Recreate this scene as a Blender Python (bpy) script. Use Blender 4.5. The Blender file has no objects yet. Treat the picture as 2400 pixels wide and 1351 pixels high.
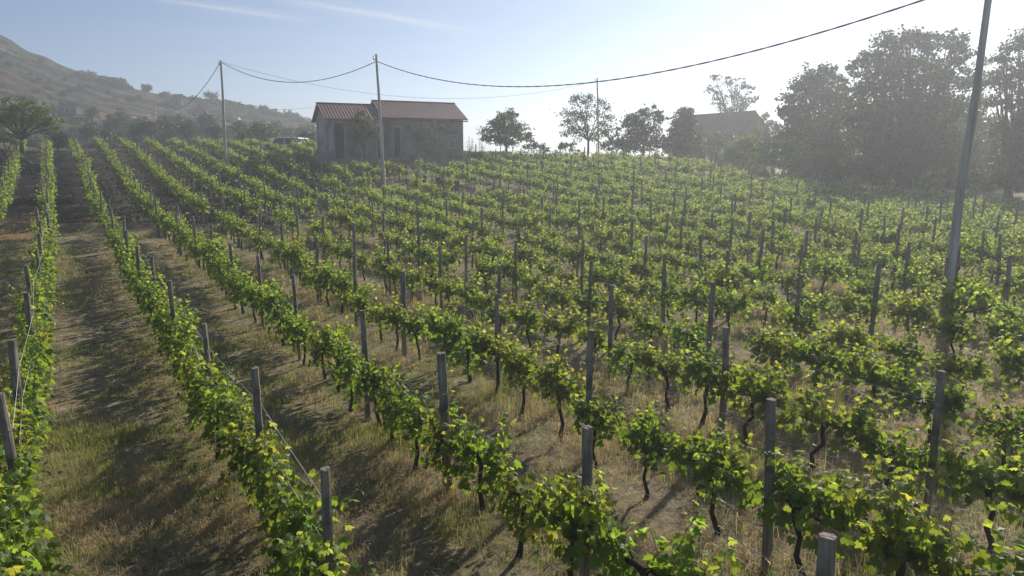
import bpy, math, random
import numpy as np
from mathutils import Vector
rnd = random.Random(7)
rng = np.random.default_rng(11)
sc = bpy.context.scene
R = math.radians

# ------------------------------------------------------------------ camera
F = 1650.0; PITCH = R(10.3); H = 4.3           # focal length in pixels of a 2400 px wide picture
cam_d = bpy.data.cameras.new("camera"); cam = bpy.data.objects.new("camera", cam_d)
sc.collection.objects.link(cam); sc.camera = cam
cam_d.sensor_width = 36.0; cam_d.lens = F / 2400 * 36.0
cam_d.clip_start = 0.05; cam_d.clip_end = 9000
cam.location = (0, 0, H); cam.rotation_euler = (math.pi / 2 - PITCH, 0, 0)

# ------------------------------------------------------------------ sun, sky, exposure
SUN_EL = R(28.5); SUN_AZ = R(32.0)             # azimuth measured from +Y towards +X
sun_dir = Vector((math.sin(SUN_AZ) * math.cos(SUN_EL), math.cos(SUN_AZ) * math.cos(SUN_EL), math.sin(SUN_EL)))
sl = bpy.data.lights.new("sun", 'SUN'); sl.energy = 3.3; sl.angle = R(1.0); sl.color = (1.0, 0.92, 0.78)
so = bpy.data.objects.new("sun", sl); sc.collection.objects.link(so)
so.rotation_euler = sun_dir.to_track_quat('Z', 'Y').to_euler()
world = bpy.data.worlds.new("World"); sc.world = world; world.use_nodes = True
sc.view_settings.view_transform = 'Standard'; sc.view_settings.look = 'None'
sc.view_settings.exposure = 1.15; sc.view_settings.gamma = 1.0
sc.cycles.use_denoising = True
sc.cycles.max_bounces = 8; sc.cycles.diffuse_bounces = 5; sc.cycles.transmission_bounces = 4; sc.cycles.volume_bounces = 0
sc.cycles.sample_clamp_indirect = 6
SKY_STRENGTH = 0.05
HAZE_DENSITY = 0.0022; HAZE_ANISO = 0.5

BY = [0, 18, 30, 42, 48, 62, 70, 80, 100, 160]; BZ = [0, 0, .4, 1.2, 1.9, 3.6, 4.6, 5.4, 5.6, 5.0]
FX = [10, 17, 23, 30, 60]; FV = [1, .9, .58, .45, .4]
def zg(x, y):
    """height of the field"""
    x = np.asarray(x, float); y = np.asarray(y, float)
    z = np.interp(y, BY, BZ) * np.interp(x, FX, FV)
    s = np.clip((-x / np.maximum(y, 1) - .68) / .08, 0, 1) * (x < -20); t = np.clip((y - 44) / 12, 0, 1)
    z = z + 2.0 * s * s * (3 - 2 * s) * t
    b = np.clip((y - 35.6) / .8, 0, 1) * np.clip((-x - 9) / 5, 0, 1)
    z = z - 3.2 * np.clip((y - 63) / 22, 0, 1) * np.clip((x + 18) / 8, 0, 1) * np.clip((22 - x) / 8, 0, 1)
    return z + .3 * (b - np.clip((y - 30) / 11, 0, 1) * np.clip((-x - 9) / 5, 0, 1) * .6)
def G(x, y): return float(zg(x, y))
def U(px, py, D):
    """world point seen at pixel px,py (2400 wide picture) at distance y = D"""
    a = (px - 1200) / F; b = (675.5 - py) / F
    d = Vector((a, math.cos(PITCH) + b * math.sin(PITCH), b * math.cos(PITCH) - math.sin(PITCH)))
    d *= D / d.y
    return Vector((d.x, d.y, H + d.z))
def PX(x, y, z):
    dz = z - H
    zc = y * math.cos(PITCH) - dz * math.sin(PITCH)
    yc = y * math.sin(PITCH) + dz * math.cos(PITCH)
    zc = np.maximum(zc, .01) if isinstance(zc, np.ndarray) else max(zc, .01)
    return 1200 + F * x / zc, 675.5 - F * yc / zc

# sky with cirrus
nt = world.node_tree; nt.nodes.clear()
N = nt.nodes.new; L = nt.links.new
out = N("ShaderNodeOutputWorld"); bg = N("ShaderNodeBackground"); bg.inputs[1].default_value = SKY_STRENGTH
sky = N("ShaderNodeTexSky"); sky.sky_type = 'NISHITA'; sky.sun_disc = False
sky.sun_elevation = SUN_EL; sky.sun_rotation = SUN_AZ; sky.air_density = 0.6; sky.dust_density = 0.05; sky.ozone_density = 2.2
tc = N("ShaderNodeTexCoord"); sep = N("ShaderNodeSeparateXYZ"); L(tc.outputs['Generated'], sep.inputs[0])
def wm(op, a, b=None, c=None):
    n = N("ShaderNodeMath"); n.operation = op
    for i, v in enumerate((a, b, c)):
        if v is None: continue
        if isinstance(v, (int, float)): n.inputs[i].default_value = v
        else: L(v, n.inputs[i])
    return n.outputs[0]
zc_ = wm('MAXIMUM', sep.outputs[2], 0.03)
pu = wm('DIVIDE', sep.outputs[0], zc_); pv = wm('DIVIDE', sep.outputs[1], zc_)
total = None
for (x0, y0, x1, y1, wd, amp) in ((590, -16, 1140, 80, .22, .75), (335, -6, 750, 52, .20, .7), (1430, 79, 1640, 84, .10, .5), (200, 60, 900, 95, .3, .10), (1500, -20, 2000, 60, .2, .12)):
    p0 = U(x0, y0, 1) - Vector((0, 0, H)); p1 = U(x1, y1, 1) - Vector((0, 0, H))
    a = Vector((p0.x / p0.z, p0.y / p0.z)); b = Vector((p1.x / p1.z, p1.y / p1.z))
    m = (a + b) / 2; h = (b - a).length / 2; ax = (b - a).normalized(); nx = Vector((-ax.y, ax.x))
    du = wm('SUBTRACT', pu, m.x); dv = wm('SUBTRACT', pv, m.y)
    s = wm('ADD', wm('MULTIPLY', du, ax.x), wm('MULTIPLY', dv, ax.y))
    t = wm('ADD', wm('MULTIPLY', du, nx.x), wm('MULTIPLY', dv, nx.y))
    cmb = N("ShaderNodeCombineXYZ"); L(wm('MULTIPLY', s, 1.6), cmb.inputs[0]); L(wm('MULTIPLY', t, 9.0), cmb.inputs[1]); cmb.inputs[2].default_value = x0 * .01
    nz = N("ShaderNodeTexNoise"); nz.inputs['Scale'].default_value = 1.6; nz.inputs['Detail'].default_value = 7; nz.inputs['Roughness'].default_value = .62; nz.inputs['Distortion'].default_value = .6
    L(cmb.outputs[0], nz.inputs['Vector'])
    tt = wm('ADD', wm('ABSOLUTE', t), wm('MULTIPLY', wm('SUBTRACT', nz.outputs[0], .5), wd * 3.0))
    e1 = wm('SUBTRACT', 1.0, wm('MINIMUM', wm('MAXIMUM', wm('DIVIDE', tt, wd), 0), 1))
    q = wm('DIVIDE', s, h); e2 = wm('MAXIMUM', wm('SUBTRACT', 1.0, wm('MULTIPLY', q, q)), 0)
    k = wm('MULTIPLY', wm('MULTIPLY', wm('MULTIPLY', e1, e1), e2), amp)
    k = wm('MULTIPLY', k, wm('MULTIPLY', wm('MAXIMUM', wm('SUBTRACT', nz.outputs[0], .25), 0), 2.6))
    total = k if total is None else wm('ADD', total, k)
total = wm('MINIMUM', total, .6)
mix = N("ShaderNodeMixRGB"); L(total, mix.inputs[0]); L(sky.outputs[0], mix.inputs[1]); mix.inputs[2].default_value = (7.5, 7.6, 7.8, 1)
L(mix.outputs[0], bg.inputs[0]); L(bg.outputs[0], out.inputs[0])

# ------------------------------------------------------------------ helpers
COL = sc.collection
def tag(o, label=None, cat=None, group=None, kind=None):
    if label: o['label'] = label
    if cat: o['category'] = cat
    if group: o['group'] = group
    if kind: o['kind'] = kind
    return o
def empty(name, loc=(0, 0, 0), rz=0.0):
    o = bpy.data.objects.new(name, None); COL.objects.link(o)
    o.location = loc; o.rotation_euler = (0, 0, rz); o.empty_display_size = .2
    return o
class MB:
    """collects verts / faces / per-vertex colours, then links ONE mesh object"""
    def __init__(s): s.V = []; s.Fc = []; s.M = []; s.C = []; s.n = 0
    def add(s, v, f, m=0, c=(1, 1, 1)):
        v = np.asarray(v, float).reshape(-1, 3); f = np.asarray(f, int)
        s.V.append(v); s.Fc.append(f + s.n); s.M.append(np.full(len(f), m))
        c = np.asarray(c, float)
        s.C.append(np.broadcast_to(c, (len(v), 3)) if c.ndim == 1 else c); s.n += len(v)
    def mesh(s, name, mats, smooth=False):
        V = np.concatenate(s.V).astype(np.float32); C = np.concatenate(s.C)
        sizes = np.concatenate([np.full(len(f), f.shape[1]) for f in s.Fc]); loops = np.concatenate([f.ravel() for f in s.Fc])
        me = bpy.data.meshes.new(name)
        me.vertices.add(len(V)); me.vertices.foreach_set('co', V.ravel())
        me.loops.add(len(loops)); me.loops.foreach_set('vertex_index', loops.astype(np.int32))
        me.polygons.add(len(sizes))
        st = np.concatenate([[0], np.cumsum(sizes)[:-1]])
        me.polygons.foreach_set('loop_start', st.astype(np.int32)); me.polygons.foreach_set('loop_total', sizes.astype(np.int32))
        me.polygons.foreach_set('material_index', np.concatenate(s.M).astype(np.int32))
        me.polygons.foreach_set('use_smooth', np.full(len(sizes), bool(smooth)))
        at = me.attributes.new('col', 'FLOAT_COLOR', 'POINT')
        at.data.foreach_set('color', np.concatenate([C, np.ones((len(C), 1))], 1).astype(np.float32).ravel())
        for m in mats: me.materials.append(m)
        me.update(calc_edges=True); me.validate()
        return me
    def build(s, name, mats, parent=None, smooth=False):
        if not isinstance(mats, (list, tuple)): mats = [mats]
        o = bpy.data.objects.new(name, s.mesh(name, mats, smooth)); COL.objects.link(o)
        if parent: o.parent = parent
        return o
    def box(s, c, d, m=0, rz=0.0, col=(1, 1, 1)):
        x, y, z = [k / 2 for k in d]
        v = np.array([(-x, -y, -z), (x, -y, -z), (x, y, -z), (-x, y, -z), (-x, -y, z), (x, -y, z), (x, y, z), (-x, y, z)])
        cs, sn = math.cos(rz), math.sin(rz)
        v = np.stack([v[:, 0] * cs - v[:, 1] * sn, v[:, 0] * sn + v[:, 1] * cs, v[:, 2]], 1) + np.array(c)
        s.add(v, [(0, 3, 2, 1), (4, 5, 6, 7), (0, 1, 5, 4), (1, 2, 6, 5), (2, 3, 7, 6), (3, 0, 4, 7)], m, col)
    def tube(s, path, rad, n=6, m=0, cap=True, col=(1, 1, 1), wob=0.0, capm=None):
        P = np.array([tuple(p) for p in path], float); K = len(P)
        rad = np.broadcast_to(np.asarray(rad, float), (K,))
        T = np.gradient(P, axis=0); T /= np.linalg.norm(T, axis=1)[:, None] + 1e-9
        ref = np.array([0, 0, 1.0]) if abs(T[0, 2]) < .9 else np.array([1.0, 0, 0])
        ang = np.linspace(0, 2 * np.pi, n, endpoint=False); V = []
        for i in range(K):
            a = np.cross(T[i], ref); a /= np.linalg.norm(a) + 1e-9; b = np.cross(T[i], a)
            rr = rad[i] * (1 + (rng.uniform(-wob, wob, n) if wob else 0))
            V.append(P[i] + (np.cos(ang) * rr)[:, None] * a + (np.sin(ang) * rr)[:, None] * b)
        V = np.concatenate(V)
        f = [(i * n + j, i * n + (j + 1) % n, (i + 1) * n + (j + 1) % n, (i + 1) * n + j) for i in range(K - 1) for j in range(n)]
        base = s.n
        s.add(V, f, m, col)
        if cap:
            s.Fc.append(np.array([[base + j for j in range(n)][::-1], [base + (K - 1) * n + j for j in range(n)]])); s.M.append(np.array([m, m if capm is None else capm]))
def unit(v): return v / (np.linalg.norm(v, axis=-1, keepdims=True) + 1e-9)
def scatter(mb, T, tri, P, X, Nn, S, col, m=0):
    """place the flat template T (k,3) at every P with long axis X, normal Nn, size S"""
    X = unit(X); Y = unit(np.cross(Nn, X)); Z = np.cross(X, Y); k = len(T)
    S = np.broadcast_to(np.asarray(S, float), (len(P),))[:, None, None]
    V = P[:, None] + S * (T[None, :, 0:1] * X[:, None] + T[None, :, 1:2] * Y[:, None] + T[None, :, 2:3] * Z[:, None])
    f = (np.asarray(tri)[None] + (np.arange(len(P)) * k)[:, None, None]).reshape(-1, len(tri[0]))
    mb.add(V.reshape(-1, 3), f, m, np.repeat(np.broadcast_to(col, (len(P), 3)), k, 0))

# smooth value noise for numpy
_g = rng.random((64, 64))
def vn(x, y, s):
    x = np.asarray(x) / s + 100; y = np.asarray(y) / s + 100
    xi = np.floor(x).astype(int); yi = np.floor(y).astype(int); fx = x - xi; fy = y - yi
    fx = fx * fx * (3 - 2 * fx); fy = fy * fy * (3 - 2 * fy); g = lambda a, b: _g[a % 64, b % 64]
    return (g(xi, yi) * (1 - fx) + g(xi + 1, yi) * fx) * (1 - fy) + (g(xi, yi + 1) * (1 - fx) + g(xi + 1, yi + 1) * fx) * fy

# ------------------------------------------------------------------ materials
def mat(name, base=(.5, .5, .5), rough=.8, spec=.3, metal=0.0):
    m = bpy.data.materials.new(name); m.use_nodes = True; b = m.node_tree.nodes['Principled BSDF']
    b.inputs['Base Color'].default_value = (*base, 1); b.inputs['Roughness'].default_value = rough
    b.inputs['Specular IOR Level'].default_value = spec; b.inputs['Metallic'].default_value = metal
    return m
def noisy(name, c1, c2, scale=5, stretch=(1, 1, 1), rough=.85, spec=.2, bump=.0, detail=6, c3=None, s3=1.0, metal=0.0, lo=.35, hi=.65, usecol=False):
    m = mat(name, c1, rough, spec, metal); t = m.node_tree; n = t.nodes; l = t.links; b = n['Principled BSDF']
    co = n.new("ShaderNodeTexCoord"); mp = n.new("ShaderNodeMapping"); mp.inputs['Scale'].default_value = stretch
    l.new(co.outputs['Object'], mp.inputs[0])
    nz = n.new("ShaderNodeTexNoise"); nz.inputs['Scale'].default_value = scale; nz.inputs['Detail'].default_value = detail; nz.inputs['Roughness'].default_value = .65
    l.new(mp.outputs[0], nz.inputs['Vector'])
    cr = n.new("ShaderNodeValToRGB"); cr.color_ramp.elements[0].position = lo; cr.color_ramp.elements[1].position = hi
    cr.color_ramp.elements[0].color = (*c1, 1); cr.color_ramp.elements[1].color = (*c2, 1)
    l.new(nz.outputs[0], cr.inputs[0]); o = cr.outputs[0]
    if c3:
        n2 = n.new("ShaderNodeTexNoise"); n2.inputs['Scale'].default_value = s3; n2.inputs['Detail'].default_value = 5; l.new(co.outputs['Object'], n2.inputs['Vector'])
        r2 = n.new("ShaderNodeMapRange"); r2.inputs[1].default_value = .48; r2.inputs[2].default_value = .62; l.new(n2.outputs[0], r2.inputs[0])
        mx = n.new("ShaderNodeMixRGB"); l.new(r2.outputs[0], mx.inputs[0]); l.new(o, mx.inputs[1]); mx.inputs[2].default_value = (*c3, 1); o = mx.outputs[0]
    if usecol:
        a = n.new("ShaderNodeAttribute"); a.attribute_name = 'col'; mx = n.new("ShaderNodeMixRGB"); mx.blend_type = 'MULTIPLY'; mx.inputs[0].default_value = 1
        l.new(o, mx.inputs[1]); l.new(a.outputs['Color'], mx.inputs[2]); o = mx.outputs[0]
    l.new(o, b.inputs['Base Color'])
    if bump:
        bp = n.new("ShaderNodeBump"); bp.inputs['Strength'].default_value = bump; bp.inputs['Distance'].default_value = .02
        l.new(nz.outputs[0], bp.inputs['Height']); l.new(bp.outputs[0], b.inputs['Normal'])
    return m
def leafmat(name, trans=.45, rough=.45, spec=.45, tm=(1.55, 1.5, .55)):
    m = bpy.data.materials.new(name); m.use_nodes = True; t = m.node_tree; n = t.nodes; l = t.links; b = n['Principled BSDF']
    a = n.new("ShaderNodeAttribute"); a.attribute_name = 'col'
    l.new(a.outputs['Color'], b.inputs['Base Color']); b.inputs['Roughness'].default_value = rough; b.inputs['Specular IOR Level'].default_value = spec
    tr = n.new("ShaderNodeBsdfTranslucent"); mx = n.new("ShaderNodeMixRGB"); mx.blend_type = 'MULTIPLY'; mx.inputs[0].default_value = 1; mx.inputs[2].default_value = (*tm, 1)
    l.new(a.outputs['Color'], mx.inputs[1]); l.new(mx.outputs[0], tr.inputs[0])
    ms = n.new("ShaderNodeMixShader"); ms.inputs[0].default_value = trans
    l.new(b.outputs[0], ms.inputs[1]); l.new(tr.outputs[0], ms.inputs[2]); l.new(ms.outputs[0], n['Material Output'].inputs[0])
    return m
M_leaf = leafmat("vine_leaf", .6, .5, .3, (2.35, 2.15, .72))
M_tree = leafmat("tree_leaf", .35, .5, .4)
M_grass = leafmat("grass_blade", .4, .6, .25, (1.3, 1.25, .8))
M_bark = noisy("vine_bark", (.022, .017, .013), (.06, .047, .036), 14, (1, 1, .25), .95, .1, .8)
M_tbark = noisy("tree_bark", (.05, .042, .034), (.12, .10, .08), 6, (1, 1, .3), .95, .1, .6)
M_stem = mat("green_stem", (.16, .2, .06), .6)
M_wood = noisy("weathered_wood", (.125, .108, .09), (.34, .30, .25), 26, (1, 1, .05), .9, .15, .9, 8, (.10, .09, .08), 3.0)
M_end = noisy("end_grain", (.12, .105, .09), (.32, .29, .25), 30, (1, 1, 1), .9, .15, .7)
M_pole = noisy("pole_wood", (.30, .285, .265), (.56, .53, .49), 9, (1, 1, .06), .9, .2, .4)  # glare on the right-hand pole put into the colour as lighter wood
M_wire = mat("galvanised_wire", (.6, .6, .58), .4, .5, .6)
M_cable = mat("black_cable", (.03, .03, .035), .6)
M_iron = noisy("rusty_iron", (.06, .035, .025), (.16, .075, .04), 7, rough=.85)
M_stone = noisy("lava_stone", (.025, .023, .022), (.085, .078, .07), 4, rough=.95, bump=.5)
M_glass = mat("dark_glass", (.015, .018, .022), .08, .8)
M_white = noisy("white_paint", (.68, .69, .7), (.8, .8, .8), 2, rough=.3, spec=.5)
M_black = mat("black_plastic", (.02, .02, .022), .5)
M_tyre = mat("tyre_rubber", (.02, .02, .02), .85)

# ------------------------------------------------------------------ ground: one sheet to the horizon
A0 = R(-32.5); PITCHROW = 2.26; OFF = -.59
rn = np.array([math.cos(A0), -math.sin(A0)]); rd = np.array([math.sin(A0), math.cos(A0)])
def axis_pts(near, far, step, grow, lo):
    a = [0.0]; s = step
    while a[-1] < far:
        a.append(a[-1] + s)
        if a[-1] > near: s *= grow
    return a
xp = axis_pts(34, 2400, .35, 1.10, 0); xs = np.array(sorted([-v for v in xp[1:]] + xp))
yp = axis_pts(60, 2400, .35, 1.09, 0); ys = np.array([-40, -20, -10, -5] + [v for v in yp])
gx, gy = np.meshgrid(xs, ys)
gz = zg(gx, gy) + np.where((np.abs(gx) < 60) & (gy < 100), (vn(gx, gy, 1.1) - .5) * .10 + (vn(gx, gy, .5) - .5) * .05, 0)
gz = np.where(gy > 160, 5.0, gz)
mb = MB(); ny, nx_ = gx.shape
idx = np.arange(ny * nx_).reshape(ny, nx_)
mb.add(np.stack([gx, gy, gz], -1).reshape(-1, 3), np.stack([idx[:-1, :-1], idx[:-1, 1:], idx[1:, 1:], idx[1:, :-1]], -1).reshape(-1, 4))
def ground_mat():
    m = mat("dry_soil_and_grass", (.1, .08, .05), .95, .1); t = m.node_tree; n = t.nodes; l = t.links; b = n['Principled BSDF']
    g = n.new("ShaderNodeNewGeometry")
    def noise(s, d=8, r=.62, dist=0.0):
        z = n.new("ShaderNodeTexNoise"); z.inputs['Scale'].default_value = s; z.inputs['Detail'].default_value = d; z.inputs['Roughness'].default_value = r; z.inputs['Distortion'].default_value = dist
        l.new(g.outputs['Position'], z.inputs['Vector']); return z.outputs[0]
    def rng_(v, a, c):
        q = n.new("ShaderNodeMapRange"); q.inputs[1].default_value = a; q.inputs[2].default_value = c; l.new(v, q.inputs[0]); return q.outputs[0]
    def mixc(f, a, c):
        q = n.new("ShaderNodeMixRGB")
        for i, v in enumerate((f, a, c)):
            if isinstance(v, tuple): q.inputs[i].default_value = (*v, 1)
            else: l.new(v, q.inputs[i])
        return q.outputs[0]
    def mth(op, a, c=None):
        q = n.new("ShaderNodeMath"); q.operation = op
        for i, v in enumerate((a, c)):
            if v is None: continue
            if isinstance(v, (int, float)): q.inputs[i].default_value = v
            else: l.new(v, q.inputs[i])
        return q.outputs[0]
    soil = mixc(rng_(noise(3.0), .35, .65), (.17, .135, .095), (.34, .275, .195))
    straw = mixc(rng_(noise(22, 4), .4, .6), (.24, .185, .115), (.42, .345, .22))
    green = mixc(rng_(noise(30, 4), .4, .6), (.085, .10, .035), (.19, .20, .075))
    c = mixc(rng_(noise(1.3, 9, .7, .5), .42, .6), soil, straw)
    c = mixc(rng_(noise(.9, 9, .7, .4), .46, .6), c, green)
    sp = n.new("ShaderNodeSeparateXYZ"); l.new(g.outputs['Position'], sp.inputs[0])
    # freshly dug dark volcanic soil between the upper rows on the left
    wob = mth('MULTIPLY', mth('SUBTRACT', noise(.35), .5), 7.0)
    f1 = rng_(mth('ADD', sp.outputs[1], wob), 36.2, 37.2)
    f2 = rng_(mth('MULTIPLY', mth('ADD', sp.outputs[0], wob), -1), 8, 12)
    f3 = mth('SUBTRACT', 1, rng_(sp.outputs[1], 80, 84))
    tilled = mixc(rng_(noise(6.0), .35, .7), (.045, .037, .030), (.12, .098, .074))
    c = mixc(mth('MULTIPLY', mth('MULTIPLY', f1, f2), f3), c, tilled)
    # ochre patch on the left bank
    d1 = rng_(mth('ADD', mth('ABSOLUTE', mth('ADD', sp.outputs[0], 27)), mth('MULTIPLY', wob, .6)), 5, 2.5)
    d2 = rng_(mth('ABSOLUTE', mth('SUBTRACT', sp.outputs[1], 35)), 5, 2.5)
    c = mixc(mth('MULTIPLY', mth('MULTIPLY', d1, d2), .8), c, (.26, .15, .075))
    l.new(c, b.inputs['Base Color'])
    bp = n.new("ShaderNodeBump"); bp.inputs['Strength'].default_value = 1.0; bp.inputs['Distance'].default_value = .07; l.new(noise(9, 8, .75), bp.inputs['Height']); l.new(bp.outputs[0], b.inputs['Normal'])
    return m
M_ground = ground_mat()
tag(mb.build("ground", M_ground, smooth=True), kind='structure')

# ------------------------------------------------------------------ hillside
prof_px = [-2600, -1500, -800, -300, 0, 60, 130, 210, 290, 370, 480, 560, 640, 720, 800, 900, 1000, 1100, 1200]
prof_y = [60, 0, -20, 20, 92, 126, 162, 192, 214, 232, 247, 263, 277, 296, 308, 325, 345, 362, 374]
DC = 205.0
def hill(px, t):
    """ray px, t in 0..1 from the foot (y=90) to the crest (y=DC); > 1 falls behind"""
    D = 88 + (DC - 88) * t
    yc = np.interp(px, prof_px, prof_y)
    b_ = (675.5 - yc) / F; zc = H + (b_ * math.cos(PITCH) - math.sin(PITCH)) / (math.cos(PITCH) + b_ * math.sin(PITCH)) * DC; zb = 5.0
    k = np.where(t <= 1, t, 1.0)
    z = zb + (zc - zb) * (.25 * k + .75 * k ** 1.6) - np.where(t > 1, (t - 1) * 120, 0)
    bb = (675.5 - yc) / F
    return (px - 1200) / F * D / (math.cos(PITCH) + bb * math.sin(PITCH)), D, z
ppx = np.concatenate([np.linspace(-2600, -200, 50), np.linspace(-190, 1200, 420)]); tt = np.concatenate([np.linspace(0, 1, 190), np.array([1.03, 1.1, 1.3, 1.6])])
gp, gt = np.meshgrid(ppx, tt)
hx, hy, hz = hill(gp, gt)
amp = np.clip(gt * 4, 0, 1) * np.clip((1200 - gp) / 300, 0, 1)
hz = hz + .6 * amp + amp * ((vn(hx, hy, 40) - .5) * 2.2 + (vn(hx, hy, 14) - .5) * 1.8 + (vn(hx, hy, 5) - .5) * .8)
# terraces: short steps following the height
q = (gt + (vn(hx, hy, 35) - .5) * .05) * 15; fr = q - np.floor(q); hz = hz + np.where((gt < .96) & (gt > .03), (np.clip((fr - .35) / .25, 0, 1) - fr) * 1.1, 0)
hz = np.maximum(hz, np.where(gt < .01, 4.6, -99))
def hill_z(px, t):
    x, y, z = hill(np.float64(px), np.float64(t)); i = np.abs(ppx - px).argmin(); j = np.abs(tt - t).argmin()
    return float(x), float(y), float(hz[j, i])
mb = MB(); ny, nx_ = hx.shape; idx = np.arange(ny * nx_).reshape(ny, nx_)
aa = np.stack([vn(hx * .25, hy, 9), vn(hx * .2 + 50, hy * 1.2, 5), vn(hx, hy, 17), vn(hx, hy, 2.2)], 0)
def lerpc(f, a, b): f = np.clip(f, 0, 1)[..., None]; return a * (1 - f) + np.array(b) * f
hc = lerpc((aa[0] - .3) / .4, np.broadcast_to(np.array([.085, .072, .058]), hx.shape + (3,)), (.20, .155, .11))
hc = lerpc((aa[1] - .52) / .08, hc, (.055, .06, .036)); hc = lerpc((aa[2] - .6) / .1, hc, (.23, .175, .115))
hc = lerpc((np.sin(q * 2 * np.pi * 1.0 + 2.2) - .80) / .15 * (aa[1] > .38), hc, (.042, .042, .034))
hc = lerpc((np.sin(gt * 420 + aa[2] * 6) - .1) / .4 * (aa[2] < .46) * (gt < .85), hc, (.05, .062, .03))
hc = lerpc((.006 - np.abs(gt - .62 - (gp - 60) * .0003)) / .003, hc, (.16, .085, .055)); hc = lerpc((aa[3] - .72) / .05, hc, (.03, .035, .02))
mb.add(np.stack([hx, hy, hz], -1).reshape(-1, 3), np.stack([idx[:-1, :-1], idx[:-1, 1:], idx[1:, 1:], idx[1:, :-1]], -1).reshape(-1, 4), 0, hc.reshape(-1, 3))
def hill_mat():
    m = mat("dry_hillside", (.15, .12, .08), .95, .05); t = m.node_tree; n = t.nodes; l = t.links; b = n['Principled BSDF']
    g = n.new("ShaderNodeNewGeometry"); mp = n.new("ShaderNodeMapping"); l.new(g.outputs['Position'], mp.inputs[0])
    mp.inputs['Scale'].default_value = (.35, .35, 2.2)
    def noise(v, s, d=8, r=.65):
        z = n.new("ShaderNodeTexNoise"); z.inputs['Scale'].default_value = s; z.inputs['Detail'].default_value = d; z.inputs['Roughness'].default_value = r; l.new(v, z.inputs['Vector']); return z.outputs[0]
    def rg(v, a, c):
        q = n.new("ShaderNodeMapRange"); q.inputs[1].default_value = a; q.inputs[2].default_value = c; l.new(v, q.inputs[0]); return q.outputs[0]
    def mixc(f, a, c):
        q = n.new("ShaderNodeMixRGB")
        for i, v in enumerate((f, a, c)):
            if isinstance(v, tuple): q.inputs[i].default_value = (*v, 1)
            else: l.new(v, q.inputs[i])
        return q.outputs[0]
    at = n.new("ShaderNodeAttribute"); at.attribute_name = 'col'
    mm = n.new("ShaderNodeMixRGB"); mm.blend_type = 'MULTIPLY'; mm.inputs[0].default_value = 1; l.new(at.outputs['Color'], mm.inputs[1])
    l.new(mixc(rg(noise(mp.outputs[0], .8, 6, .75), .3, .7), (.55, .58, .6), (1.5, 1.4, 1.3)), mm.inputs[2])
    c = mixc(rg(noise(g.outputs['Position'], .55, 6, .8), .56, .66), mm.outputs[0], (.032, .038, .02))
    l.new(c, b.inputs['Base Color'])
    bp = n.new("ShaderNodeBump"); bp.inputs['Strength'].default_value = 1; bp.inputs['Distance'].default_value = 1.2; l.new(noise(g.outputs['Position'], .6), bp.inputs['Height']); l.new(bp.outputs[0], b.inputs['Normal'])
    return m
tag(mb.build("hill", hill_mat(), smooth=True), kind='structure')

# ------------------------------------------------------------------ haze
hb = MB(); hb.box((0, 1180, 20), (5200, 2500, 52))
hz_o = hb.build("haze", bpy.data.materials.new("haze_air"))
hm = hz_o.data.materials[0]; hm.use_nodes = True; hn = hm.node_tree; hn.nodes.clear()
ho = hn.nodes.new("ShaderNodeOutputMaterial"); hv = hn.nodes.new("ShaderNodeVolumePrincipled")
hv.inputs['Color'].default_value = (.86, .92, 1.0, 1); hv.inputs['Density'].default_value = HAZE_DENSITY; hv.inputs['Anisotropy'].default_value = HAZE_ANISO
hn.links.new(hv.outputs[0], ho.inputs['Volume'])
tag(hz_o, "pale sunlit haze hanging over the vineyard and the hill", kind='stuff')

# ------------------------------------------------------------------ foliage templates
half = [(-.16, .16), (-.12, .42), (.14, .56), (.27, .36), (.52, .50), (.60, .22)]
outl = [(0, 0)] + half + [(1.0, 0)] + [(a, -b) for a, b in half[::-1]]
def fold(x, y): return -.65 * y * y - .28 * x * x + .06
TL = np.array([(.3, 0, .05)] + [(a, b, fold(a, b)) for a, b in outl]); NL = len(outl)
TRI_L = [(0, i + 1, (i + 1) % NL + 1) for i in range(NL)]
TS = np.array([(0, 0, 0), (.35, .5, -.12), (1, 0, -.18), (.35, -.5, -.12), (.4, 0, .06)]); TRI_S = [(4, 0, 3), (4, 3, 2), (4, 2, 1), (4, 1, 0)]
TQ = np.array([(0, 0, 0), (.4, .45, -.08), (1, 0, -.05), (.4, -.45, -.08)]); TRI_Q = [(0, 3, 2), (0, 2, 1)]
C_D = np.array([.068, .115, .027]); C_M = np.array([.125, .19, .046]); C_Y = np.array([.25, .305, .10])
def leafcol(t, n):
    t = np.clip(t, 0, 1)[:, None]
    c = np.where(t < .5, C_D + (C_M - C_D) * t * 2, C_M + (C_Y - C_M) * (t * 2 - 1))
    return c * rng.uniform(.75, 1.25, (n, 1)) * (1 + rng.uniform(-.08, .08, (n, 3)))
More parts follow.
